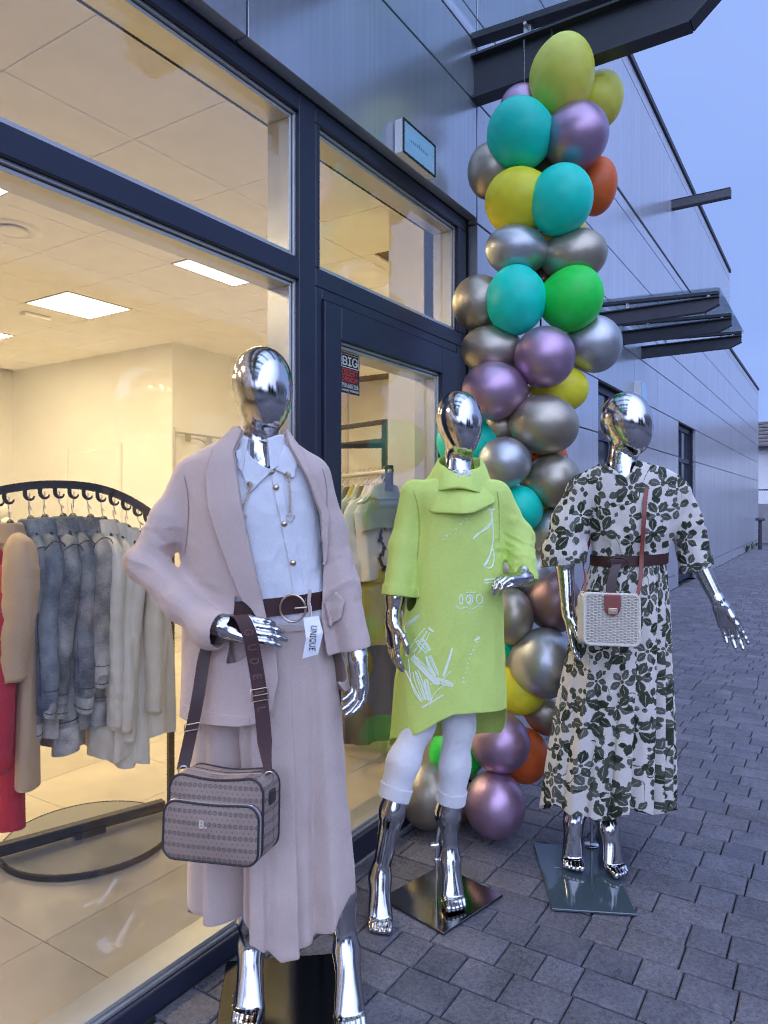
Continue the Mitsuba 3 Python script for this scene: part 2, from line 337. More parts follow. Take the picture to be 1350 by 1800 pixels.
latex('b_mauve', (.47, .31, .43), .85, .40); latex('b_gold', (.44, .39, .30), .85, .40); latex('b_silver', (.46, .475, .48), .85, .39); latex('b_rose', (.36, .23, .24), .85, .40); latex('b_brown', (.30, .17, .12), .8, .3); latex('b_cream', (.62, .60, .50))
def denim(key, a, b, ph):
    def f(p, n, uv):
        g = fbm(p.x * 22 + ph, p.y * 22, p.z * 16, 4); h = noise(p.x * 320, p.y * 320, p.z * 520); l = fbm(p.x * 5, p.y * 5 + ph, p.z * 4, 2)
        return mix(a, b, dr.clip(.8 * g + .35 * (h - .5) + 1.1 * (l - .5), 0, 1))
    mat(key, proc(f), .9, bump=proc(lambda p, n, uv: noise(p.x * 45, p.y * 45, p.z * 30), eps=1.5e-3), bscale=.0012)
denim('m_denim_0', (.030, .05, .085), (.36, .41, .44), 0.); denim('m_denim_1', (.06, .075, .09), (.54, .55, .52), 5.); denim('m_denim_2', (.08, .09, .095), (.60, .60, .54), 9.)
mat('m_seam', (.035, .045, .06), .9)
def quilt(p, n, uv): return noise(p.x * 30, p.y * 30, p.z * 30) * 2 + fbm(p.x * 70, p.y * 70, p.z * 45, 3)
mat('m_padded', blotch((.56, .55, .46), (.66, .65, .56), 8), .6, bump=proc(quilt, eps=2e-3), bscale=.006)
cloth('m_beige', (.43, .31, .19), (.50, .37, .23)); cloth('m_red', (.36, .010, .028), (.44, .014, .035)); cloth('m_olive', (.14, .12, .075), (.18, .155, .10))
cloth('m_cream', (.62, .60, .52), (.70, .68, .60)); cloth('m_knit', (.42, .43, .36), (.52, .52, .45), bs=.0012); cloth('m_mustard', (.42, .36, .06), (.5, .43, .08)); cloth('m_brown', (.10, .07, .045), (.14, .10, .06)); cloth('m_sage', (.20, .27, .15), (.26, .33, .2))
mat('m_black', (.014, .014, .015), .42)
mat('m_rackdisc', (.20, .19, .16), .35)
denim('m_hem', (.02, .03, .045), (.66, .67, .64), 3.)
mat('m_stickred', (.55, .05, .035), .5); mat('m_stickwhite', (.62, .62, .52), .5)
mat('m_boxface', (.36, .56, .70), .15, clearcoat=1.0)
mat('m_roof', proc(lambda p, n, uv: mix((.10, .09, .09), (.17, .15, .145), noise(p.x * 3, p.y * 3, p.z * 6))), .8)
mat('m_render', blotch((.50, .50, .50), (.58, .58, .58), .7), .85)
mat('m_concrete', blotch((.25, .25, .255), (.33, .33, .33), 1.2), .9)
mat('m_leaf', blotch((.030, .065, .018), (.06, .11, .03), 12), .6)
mat('m_bark', (.08, .06, .045), .9)
mat('m_darkpane', (.035, .045, .06), .08, specular=.8)
# ------------------------------------------------------------------ paving
def paver(x0, x1, y0, y1, z, tilt=(0, 0)):
    g = .0024; c = .0055; x0, x1, y0, y1 = x0 + g, x1 - g, y0 + g, y1 - g
    q = lambda a, b, zz: [[x0 + a, y0 + a, zz], [x1 - a, y0 + a, zz], [x1 - a, y1 - a, zz], [x0 + a, y1 - a, zz]]
    v = np.array(q(0, 0, -.05) + q(0, 0, z - c) + q(c * .45, 0, z - c * .3) + q(c * 1.2, 0, z))
    v[4:, 2] += (v[4:, 0] - (x0 + x1) / 2) * tilt[0] + (v[4:, 1] - (y0 + y1) / 2) * tilt[1]
    f = []
    for l in range(3):
        for k in range(4): a, b = l * 4 + k, l * 4 + (k + 1) % 4; f += [[a, b, b + 4], [a, b + 4, a + 4]]
    f += [[12, 13, 14], [12, 14, 15]]
    return v, np.array(f)
thing('pavement', 'grey block paving running along the shop front', None, kind='structure')
put('pavement', (np.array([[-1.2, -6, -.03], [9, -6, -.03], [9, 27, -.03], [-1.2, 27, -.03]]), np.array([[0, 1, 2], [0, 2, 3]])), 'm_joint')
CW = 0.14; pavers = []; rng = np.random.default_rng(3)
for j in range(-26, 190):
    y0 = j * CW + .045; x = -.9 - rng.random() * .2
    while x < 8.2:
        L = rng.choice([.12, .15, .18, .22], p=[.2, .3, .3, .20])
        if not (x + L < 0.0 and y0 + CW < 4.42) and x + L > -.79 + (0.0): pavers.append((max(x, (-.05 if y0 + CW < 4.46 else -.776)), x + L, y0, y0 + CW, rng.normal(0, .0013), rng.normal(0, .006), rng.normal(0, .006), rng.integers(0, 4)))
        x += L
def paver_px(p):
    q = np.array([(p[0] + p[1]) / 2, (p[2] + p[3]) / 2, 0]) - CAM; d = q @ VIEW
    if d < .5: return -1
    u, v = CX + FL * (q @ RIGHT) / d, CY - FL * q[2] / d
    return (p[1] - p[0]) * FL ** 2 * 1.4 / d ** 3 if -40 < u < 1400 and v < 1850 else -1
order = sorted(range(len(pavers)), key=lambda i: -paver_px(pavers[i])); near = set(order[:300])
rest = [[] for _ in PAV]
for i, p in enumerate(pavers):
    m = paver(p[0], p[1], p[2], p[3], p[4], p[5:7])
    if i in near: part('pavement', 'paver', m, f'm_paver_{p[7]}')
    else: rest[p[7]].append(m)
for k, r in enumerate(rest): part('pavement', 'far_pavers', join(r), f'm_paver_{k}', kind='stuff')
solo('ground', (np.array([[-400, -400, -.06], [400, -400, -.06], [400, 400, -.06], [-400, 400, -.06]]), np.array([[0, 1, 2], [0, 2, 3]])), 'm_ground', 'dark grey ground reaching away beyond the paving', None, kind='structure')

# ------------------------------------------------------------------ the building
BLD = thing('shop_building', 'long silver panelled shop building with a lit corner unit and dark framed glazing', 'building')
X2 = -0.776; YE = 4.46                       # set-back wall plane; end of the projecting corner unit
mat('m_greenlit', (.02, .3, .08), .5)
def panels(xf, ys, zs, th=.05, skip=(), g=.0055):
    for a, b in zip(ys[:-1], ys[1:]):
        for c, d in zip(zs[:-1], zs[1:]):
            if (a, c) in skip: continue
            part(BLD, 'panel', box(xf - th, xf, a + g, b - g, c + g, d - g, .0015), 'm_panel')
# corner unit: panels over and beside the glazing, rear backing
part(BLD, 'wall_core', join([box(-.30, -.052, -8.6, -1.40, 0, 5.35), box(-.30, -.052, -1.40, 3.27, 2.842, 5.35), box(-.30, -.052, 3.27, YE - .01, 0, 5.35), box(-8, -.055, YE - .012, YE - .052, 3.25, 5.35)]), 'm_gap')
panels(0, [-8.6, -6.8, -5, -3.2, -1.40], [0, .22, 2.23, 2.84, 3.42, 3.85, 4.48, 5.38])
panels(0, [-1.40, 1.62, 3.27], [2.84, 3.42, 3.72, 3.85, 4.48, 5.38])
panels(0, [3.27, YE], [.0, .22, 2.23, 2.82, 3.43, 3.85, 4.48, 5.38])
part(BLD, 'corner_return', join([box(X2 - .05, -.052, YE - .012, YE, a + .004, b - .004) for a, b in zip([0, .22, 2.23, 2.84, 3.42, 3.85, 4.48], [.22, 2.23, 2.84, 3.42, 3.85, 4.48, 5.38])]), 'm_panel')
part(BLD, 'roof_cap', box(-8, .02, -8.6, YE + .02, 5.385, 5.45), 'm_steel')
# the set-back row
zs2 = [0, .225, 2.23, 2.84, 3.42, 3.85, 4.48, 5.16, 5.32]
DOORS = [(8.16, 9.86), (12.98, 14.70)]
ys2 = [YE, 6.3, 8.16, 9.86, 11.3, 12.98, 14.70, 17.2, 19.8, 22.3, 24.9, 27.4]
part(BLD, 'wall_core', join([box(X2 - .3, X2 - .052, a, b, z0, 5.30) for a, b, z0 in [(YE, 8.16, 0), (8.16, 9.86, 2.842), (9.86, 12.98, 0), (12.98, 14.7, 2.842), (14.7, 27.39, 0)]] + [box(-8, X2 - .052, 27.2, 27.38, 0, 5.3), box(-8, X2 - .06, YE, 19.78, 5.30, 7.25)]), 'm_gap')
skip = {(a, c) for a, b in DOORS for c in (0, .225, 2.23)}
panels(X2, ys2, zs2, skip=skip, g=.007)
panels(X2, [YE, 7.0, 9.6, 12.2, 14.8, 17.3, 19.8], [5.36, 7.05, 7.25], g=.007)
part(BLD, 'roof_cap', box(-8, X2 + .03, YE, 19.82, 7.26, 7.34), 'm_steel')
part(BLD, 'roof_cap', box(-8, X2 + .03, 19.84, 27.43, 5.325, 5.39), 'm_steel')

# ---- shop window and door of the corner unit
XF, XB, XG = -.05, -.18, -.10
def member(par, y0, y1, z0, z1, x0=XB, x1=XF, m='m_frame', name='frame', ch=.003): return part(par, name, box(x0, x1, y0, y1, z0, z1, ch), m)
WIN = uniq(BLD + '__window')
for y0, y1, z0, z1 in [(-1.38, -1.29, 0, 2.84), (1.932, 2.024, 0, 2.84), (-1.289, 1.931, 0, .062), (-1.289, 1.931, 2.778, 2.838), (-1.289, 1.931, 2.190, 2.263)]: member(WIN, y0, y1, z0, z1)
B = []
def beads(y0, y1, z0, z1, bx=-.066):
    for k, (o, w) in enumerate(((0, .010), (.013, .011))):        # two stepped glazing beads round a pane
        xx = bx - .010 * k
        B.append([box(XB + .004, xx, y0 + o, y1 - o, z0 + o, z0 + o + w, .001), box(XB + .004, xx, y0 + o, y1 - o, z1 - o - w, z1 - o, .001), box(XB + .004, xx, y0 + o, y0 + o + w, z0 + o + w + .0005, z1 - o - w - .0005, .001), box(XB + .004, xx, y1 - o - w, y1 - o, z0 + o + w + .0005, z1 - o - w - .0005, .001)])
    return y0 + .024, y1 - .024, z0 + .024, z1 - .024
def pane(par, y0, y1, z0, z1, x=XG):
    part(par, 'pane', (np.array([[x + e, y, z] for e in (0,) for y, z in ((y0, z0), (y1, z0), (y1, z1), (y0, z1))]), np.array([[0, 1, 2], [0, 2, 3]])), 'm_pane')
for z0, z1 in ((.0625, 2.1895), (2.2635, 2.7775)):
    pane(WIN, *beads(-1.2885, 1.9315, z0, z1))
for bs in B: part(WIN, 'bead', join(bs), 'm_alu')
B = []
TR = uniq(BLD + '__window')                                       # light over the door
member(TR, 2.0245, 3.25, 2.778, 2.838); member(TR, 2.0245, 3.25, 2.190, 2.257); member(TR, 3.160, 3.25, 2.2575, 2.7775); member(TR, 2.0245, 2.050, 2.2575, 2.7775)
pane(TR, *beads(2.0505, 3.1595, 2.2575, 2.7775))
for bs in B: part(TR, 'bead', join(bs), 'm_alu')
B = []
DR = uniq(BLD + '__door')
member(DR, 2.0245, 2.060, 0, 2.1895); member(DR, 3.145, 3.25, 0, 2.1895); member(DR, 2.0605, 3.1445, 2.150, 2.1895)
xl = XF + .012                                                    # the leaf stands a little proud of its frame
for y0, y1, z0, z1 in [(2.064, 2.166, .012, 2.146), (2.972, 3.141, .012, 2.146), (2.1665, 2.9715, .012, .105), (2.1665, 2.9715, 2.022, 2.146)]: member(DR, y0, y1, z0, z1, XB + .03, xl, name='leaf_frame')
pane(DR, *beads(2.1665, 2.9715, .1055, 2.0215, bx=-.056), x=-.088)
for bs in B: part(DR, 'bead', join(bs), 'm_alu')
for z in (.28, 1.78): part(DR, 'hinge', join([tube([[XF + .022, 3.143, z], [XF + .022, 3.143, z + .11]], .011), box(XF, XF + .016, 3.100, 3.19, z + .01, z + .045, .002)]), 'm_rubber', 40)
part(DR, 'pull_handle', tube(spline([[xl, 2.115, .80], [xl + .05, 2.115, .81], [xl + .055, 2.115, .85], [xl + .055, 2.115, 1.15], [xl + .05, 2.115, 1.19], [xl, 2.115, 1.2]], 30), .011), 'm_alu', True)
part(DR, 'threshold', box(-.30, -.035, 2.03, 3.24, -.02, .010, .002), 'm_alu')
part(BLD, 'plinth', box(-.30, -.045, -5, 1.93, -.05, -.002), 'm_joint')
# ---- far openings: double doors with a light over them
for y0, y1 in DOORS:
    D2 = uniq(BLD + '__door'); xx = X2 - .10
    for a, b, c, d in [(y0 + .01, y0 + .08, 0, 2.835), (y1 - .08, y1 - .01, 0, 2.835), (y0 + .081, y1 - .081, 2.75, 2.835), (y0 + .081, y1 - .081, 2.18, 2.26), ((y0 + y1) / 2 - .045, (y0 + y1) / 2 + .045, 0, 2.179), ((y0 + y1) / 2 - .04, (y0 + y1) / 2 + .04, 2.261, 2.749), (y0 + .081, (y0 + y1) / 2 - .046, .02, .16), ((y0 + y1) / 2 + .046, y1 - .081, .02, .16)]:
        part(D2, 'frame', box(xx - .06, xx, a, b, c, d, .003), 'm_frame')
    mid = (y0 + y1) / 2
    for a, b in ((y0 + .08, mid - .04), (mid + .04, y1 - .08)):
        for c, d in ((.16, 2.18), (2.26, 2.75)):
            part(D2, 'pane', box(xx - .05, xx - .03, a + .001, b - .001, c + .001, d - .001), 'm_darkpane')
    part(D2, 'lining', join([box(X2 - .3, X2 - .165, y0, y1, 0, 2.84)]), 'm_gap')

# ---- canopies: tapered steel beams, rails and a glass sheet
def canopy(xw, yb, zb, L, label, H=.20):
    t = thing('glass_canopy', label, 'canopy', 'glass canopies on steel beams')
    for y in yb:
        pts = [[xw, zb], [xw + L - .13, zb + .012], [xw + L, zb + H - .075], [xw + L, zb + H], [xw, zb + H]]
        w = .004
        def prism(q, y0, y1):
            n = len(q); v = np.array([[a, y0, b] for a, b in q] + [[a, y1, b] for a, b in q]); f = []
            for k in range(1, n - 1): f += [[0, k, k + 1], [n, n + k + 1, n + k]]
            for k in range(n): a, b = k, (k + 1) % n; f += [[a, a + n, b + n], [a, b + n, b]]
            return v, np.array(f)
        m = [prism(pts, y - .006, y + .006)]
        m += [obox(np.array([xw + (L - .13) / 2, y, zb - .001 + .006]), [(L - .13) / 2, 0, .006], [0, .045, 0], nrm([-.012, 0, L - .13]) * .006),
              obox(np.array([xw + L - .065, y, zb + (H - .075 + .012) / 2 + .003]), [.065, 0, (H - .087) / 2], [0, .045, 0], nrm([-(H - .087) / 2, 0, .065]) * .006), box(xw, xw + L, y - .045, y + .045, zb + H + .001, zb + H + .013)]
        part(t, 'beam', join(m), 'm_steel')
        z0, z1 = zb + H + .105, zb + H + .045
        part(t, 'rail', obox(np.array([xw + L / 2, y, (z0 + z1) / 2]), [L / 2, 0, (z1 - z0) / 2], [0, .038, 0], nrm([-(z1 - z0), 0, L]) * .018, .003), 'm_steel')
        for fx in (.25, .92):
            zz = z0 + (z1 - z0) * fx - .018
            part(t, 'bracket', join([box(xw + L * fx - .018, xw + L * fx + .018, y - .016, y + .016, zb + H + .012, zz), tube([[xw + L * fx, y - .05, zz - .012], [xw + L * fx, y + .05, zz - .012]], .008)]), 'm_alu')
    y0, y1 = min(yb) - .12, max(yb) + .10
    z0, z1 = zb + H + .126, zb + H + .066
    gl = obox(np.array([xw + L / 2 + .02, (y0 + y1) / 2, (z0 + z1) / 2 + .006]), [L / 2, 0, (z1 - z0) / 2], [0, (y1 - y0) / 2, 0], nrm([-(z1 - z0), 0, L]) * .005)
    part(t, 'glass_sheet', gl, 'm_sheet'); return t
scene['m_sheet'] = {'type': 'thindielectric', 'int_ior': 1.52, 'specular_transmittance': {'type': 'rgb', 'value': [.86, .92, .92]}}
canopy(0.0, tuple(3.24 - 1.02 * k for k in range(9)), 3.42, 1.14, 'near dark steel canopy over the shop door, above the balloon column')
canopy(X2, (8.23, 9.26, 10.28), 3.45, 1.25, 'far glass canopy on three dark steel beams along the silver wall', .145)
solo('wall_beam', join([box(X2, .10, 12.37, 12.50, 6.27, 6.275), box(X2, .10, 12.37, 12.376, 6.276, 6.40), box(X2, .10, 12.494, 12.50, 6.276, 6.40), box(.094, .10, 12.377, 12.493, 6.276, 6.40), box(X2, .10, 12.36, 12.51, 6.401, 6.408)]), 'm_steel', 'single steel channel sticking out of the upper silver wall', 'beam')
# ---- wall boxes
sg = thing('wall_light_box', 'small framed light box on the wall above the shop window', 'light box')
a, b = 2.46, 2.80
q0, q1 = onX(710, 206, .05), onX(710, 266, .05); a, b = q0[1], onX(766, 280, .05)[1]; zt, zb_ = q0[2], q1[2]
part(sg, 'case', box(.004, .044, a, b, zb_, zt, .003), 'm_white'); part(sg, 'face', box(.044, .047, a + .006, b - .006, zb_ + .006, zt - .006, .001), 'm_boxface')
part(sg, 'frame', join([box(.0445, .050, a - .001, b + .001, zb_ - .001, zb_ + .006), box(.0445, .050, a - .001, b + .001, zt - .006, zt + .001), box(.0445, .050, a - .001, a + .006, zb_ + .0062, zt - .0062), box(.0445, .050, b - .006, b + .001, zb_ + .0062, zt - .0062)]), 'm_black')
part(sg, 'faint_print', join([box(.0473, .0477, a + (b - a) * (.22 + .062 * k), a + (b - a) * (.25 + .062 * k), zb_ + (zt - zb_) * .46, zb_ + (zt - zb_) * (.54 + .06 * (k == 4))) for k in range(9)]), 'm_boxprint')
mat('m_boxprint', (.14, .24, .33), .4)
sg = thing('wall_light_box', 'far small white lamp box on the silver wall behind the floral mannequin head', 'light box')
q = onX(1113, 688, X2)
part(sg, 'case', box(X2 + .002, X2 + .10, q[1], q[1] + .30, q[2] - .13, q[2] + .13, .004), 'm_white'); part(sg, 'frame', box(X2 + .1005, X2 + .108, q[1] + .01, q[1] + .29, q[2] - .12, q[2] + .12, .002), 'm_boxface')

# ---- notice in the door glass
ST = thing('door_notice', 'black security notice in the top corner of the door glass', 'sign')
xs = -.0865
y0, y1, z0, z1 = 2.222, 2.352, 1.838, 1.996
put_y = lambda m, y, z, x: (np.stack([x + m[0][:, 2], y + m[0][:, 0], z + m[0][:, 1]], 1), m[1])
part(ST, 'backing', box(xs, xs + .0008, y0, y1, z0, z1), 'm_black')
def letter(txt, h, w, y, z, x, m, name='lettering', par=ST, bold=True):
    t = meshkit.text_mesh(txt, h, .0005, bold); v = np.array(t.vertices); v[:, 0] = (v[:, 0] - v[:, 0].min()) / np.ptp(v[:, 0]) * w
    part(par, name, put_y((v, np.array(t.faces)), y, z, x), m)
xx = xs + .001
letter('BIG', .034, .104, y0 + .014, 1.947, xx, 'm_stickwhite')
part(ST, 'border', join([box(xx, xx + .0004, y0 + .005, y1 - .006, 1.988, 1.991), box(xx, xx + .0004, y0 + .005, y1 - .006, 1.938, 1.941), box(xx, xx + .0004, y0 + .005, y0 + .0085, 1.9412, 1.9878), box(xx, xx + .0004, y1 - .0095, y1 - .006, 1.9412, 1.9878)]), 'm_stickwhite')
letter('OBIEKT', .026, .110, y0 + .010, 1.907, xx, 'm_stickred'); letter('CHRONIONY', .019, .112, y0 + .009, 1.883, xx, 'm_stickred')
letter('790 666 116', .017, .114, y0 + .008, 1.860, xx, 'm_stickwhite'); letter('www.big-ochrona.pl', .009, .114, y0 + .008, 1.846, xx, 'm_stickwhite')
gs = thing('green_lit_sign', 'green lit sign box on the wall left of the view, seen only in the chrome', 'sign')
part(gs, 'case', box(.004, .10, -.30, .90, 3.02, 3.28, .004), 'm_frame'); part(gs, 'lit_face', box(.1005, .104, -.28, .88, 3.04, 3.26), 'm_greenlit', emitter={'type': 'area', 'radiance': {'type': 'rgb', 'value': [.003, .06, .018]}})
# ------------------------------------------------------------------ the room behind the glass
FZ, CZ = .015, 3.10
thing('shop_floor', 'beige tiled floor inside the lit shop', None, kind='structure')
put('shop_floor', join([box(-7.4, -.19, -4.9, 4.40, -.05, FZ - .006), box(-7.4, -1.12, 4.40, 8.3, -.05, FZ - .006)]), 'm_brown')
for i in range(13):
    for j in range(-5, 11):
        x1 = -.59 - .62 * i; y0 = 1.31 - .62 + .63 * j
        if y0 + .63 > 4.42: x1 = min(x1, -1.12 if i == 0 else x1)
        if x1 < -6.7: continue
        part('shop_floor', 'tile', box(x1 - .62 + .0015, x1 - .0015, y0 + .0015, y0 + .6285, FZ - .02, FZ), f'm_floor_{(i * 7 + j * 3) % 3}')
for j in range(-5, 11):
    y0 = 1.31 - .62 + .63 * j
    if y0 + .63 < 4.42: part('shop_floor', 'tile', box(-.59 + .0015, -.19, y0 + .0015, y0 + .6285, FZ - .02, FZ), f'm_floor_{(j * 5) % 3}')
thing('shop_ceiling', 'suspended ceiling of square white tiles inside the shop', None, kind='structure')
put('shop_ceiling', join([box(-7.4, -.31, -4.9, 4.40, CZ + .02, CZ + .05), box(-7.4, -1.12, 4.40, 8.3, CZ + .02, CZ + .05)]), 'm_brown')
LIGHTS = {(-1, 3): 0, (-3, 3): 0, (0, 1): 0, (-5, 4): 0, (-3, 1): 0, (-5, 2): 0, (-1, 6): 0, (-3, -1): 0, (0, -2): 0, (-5, -1): 0}
lk = 0
for i in range(-9, 4):
    for j in range(-9, 10):
        x0 = -2.42 - .6 + .6 * i + .6; y0 = 3.4 - 1.86 - .62 + .62 * j + .62
        x1 = min(x0 + .6, -.31 if y0 + .62 < 4.5 else -1.12)
        if y0 > 8.2 or y0 < -4.85 or x0 < -7.5: continue
        if x1 - x0 < .05: continue
        key = None
        if abs(x0 + 4.22) < .05 and j == 3: key = 'square ceiling light panel deep in the shop above the denim jackets'
        elif abs(x0 + 2.42) < .05 and j == 3: key = 'square ceiling light panel nearest the door, just under the window transom'
        elif abs(x0 + 2.42) < .05 and j == 0: key = 'ceiling light panel cut by the left edge under the window transom'
        elif abs(x0 + 6.02) < .05 and j == 3: key = 'ceiling light panel farthest back at the left edge'
        elif (abs(x0 + 2.42) < .05 and j == 6): key = 'ceiling light panel behind the door, hidden by the frame'
        elif abs(x0 + 4.22) < .05 and j == 0: key = 'ceiling light panel deep in the shop, left of the view'
        elif abs(x0 + 2.42) < .05 and j == -3: key = 'ceiling light panel near the window, far left of the view'
        elif abs(x0 + 6.02) < .05 and j == 0: key = 'ceiling light panel at the back wall, left of the view'
        elif abs(x0 + 4.22) < .05 and j == -3: key = 'ceiling light panel in the middle, far left of the view'
        if key:
            lt = thing('ceiling_light', key, 'light', 'square light panels in the shop ceiling')
            part(lt, 'frame', join([box(x0 + .002, x0 + .016, y0 + .002, y0 + .618, CZ - .006, CZ + .018), box(x1 - .016, x1 - .002, y0 + .002, y0 + .618, CZ - .006, CZ + .018), box(x0 + .0165, x1 - .0165, y0 + .002, y0 + .016, CZ - .006, CZ + .018), box(x0 + .0165, x1 - .0165, y0 + .604, y0 + .618, CZ - .006, CZ + .018)]), 'm_alu')
            v = np.array([[x0 + .016, y0 + .016, CZ - .002], [x1 - .016, y0 + .016, CZ - .002], [x1 - .016, y0 + .604, CZ - .002], [x0 + .016, y0 + .604, CZ - .002]])
            part(lt, 'diffuser', (v, np.array([[0, 2, 1], [0, 3, 2]])), 'm_white', emitter={'type': 'area', 'radiance': {'type': 'rgb', 'value': [LAMP * 1.0, LAMP * .81, LAMP * .49]}})
        else: part('shop_ceiling', 'tile', box(x0 + .002, x1 - .002, y0 + .002, y0 + .618, CZ, CZ + .012), 'm_tileceil')
thing('shop_wall', 'cream painted walls of the shop interior', None, kind='structure')
put('shop_wall', join([box(-7.4, -7.3, -5.5, 5.06, -.05, 3.2), box(-7.5, -4.32, 5.06, 9, -.05, 3.2), box(-4.3, -1.12, 8.2, 8.3, -.05, 3.2), box(-1.12, -.31, 4.395, 4.40, -.05, 3.2), box(-7.4, -.2, -4.95, -4.85, -.05, 3.2)]), 'm_white')
part('shop_wall', 'side_wall', box(-.31, -.305, -4.9, -1.40, 0, 3.2), 'm_white')
part('shop_wall', 'side_wall', box(-.31, -.305, 3.27, 4.39, 0, 3.2), 'm_white')
part('shop_wall', 'side_wall', box(-1.12, -1.10, 4.41, 8.2, 0, 3.2), 'm_white')
part('shop_wall', 'header', box(-.31, -.305, -1.40, 3.27, 2.86, 3.2), 'm_white')
part('shop_wall', 'pier', box(-.62, -.312, 3.42, 3.62, 0, 3.2, .002), 'm_white')
# flush door, and a strip of trim on the end wall
part('shop_wall', 'flush_door', join([box(-6.1, -5.2, 5.045, 5.058, .02, 2.02, .003), box(-6.17, -6.105, 5.03, 5.058, 0, 2.09, .003), box(-5.195, -5.13, 5.03, 5.058, 0, 2.09, .003)]), 'm_white')
q = onZ(22, 402, CZ)
v = thing('ceiling_vent', 'round white air vent in the shop ceiling', 'vent')
part(v, 'ring', (lambda m: (m[0] + [q[0], q[1], CZ], m[1]))(lathe([(.105, 0), (.13, -.012), (.15, -.016), (.165, -.008), (.17, 0)], 40)), 'm_white', True)
part(v, 'disc', (lambda m: (m[0] + [q[0], q[1], CZ], m[1]))(lathe([(0, -.022), (.08, -.020), (.088, -.014), (.08, -.006), (.02, 0)], 40)), 'm_white', True)
q = onZ(62, 557, CZ - .02)
solo('ceiling_sensor', box(q[0] - .05, q[0] + .05, q[1] - .12, q[1] + .12, CZ - .035, CZ - .003, .006), 'm_white', 'small white box on the ceiling beside the deep light panel', 'sensor')
# wall hanging rail on the face parallel to the window
wr = thing('wall_rail', 'slim metal hanging rail with an arched brace on the cream wall', 'wall rail')
p0, p1 = onX(312, 760, -4.25), onX(400, 772, -4.25)
part(wr, 'rail', tube([p0, p0 + (p1 - p0) * 1.3], .010), 'm_alu', True)
part(wr, 'upright', tube([[-4.30, p0[1], 1.0], [-4.30, p0[1], p0[2] + .06]], .012), 'm_alu', True)
arc = [p0 + (p1 - p0) * (.25 + .9 * t) + UP * (-.05 - .18 * (2 * t - .2) ** 2 + .01) for t in np.linspace(0, 1, 16)]
part(wr, 'brace', tube(arc, .008), 'm_alu', True)
for t in (.2, .62): part(wr, 'clip', box(*sum([[c - w, c + w] for c, w in zip(p0 + (p1 - p0) * t - UP * .045, (.012, .03, .035))], [])), 'm_alu')

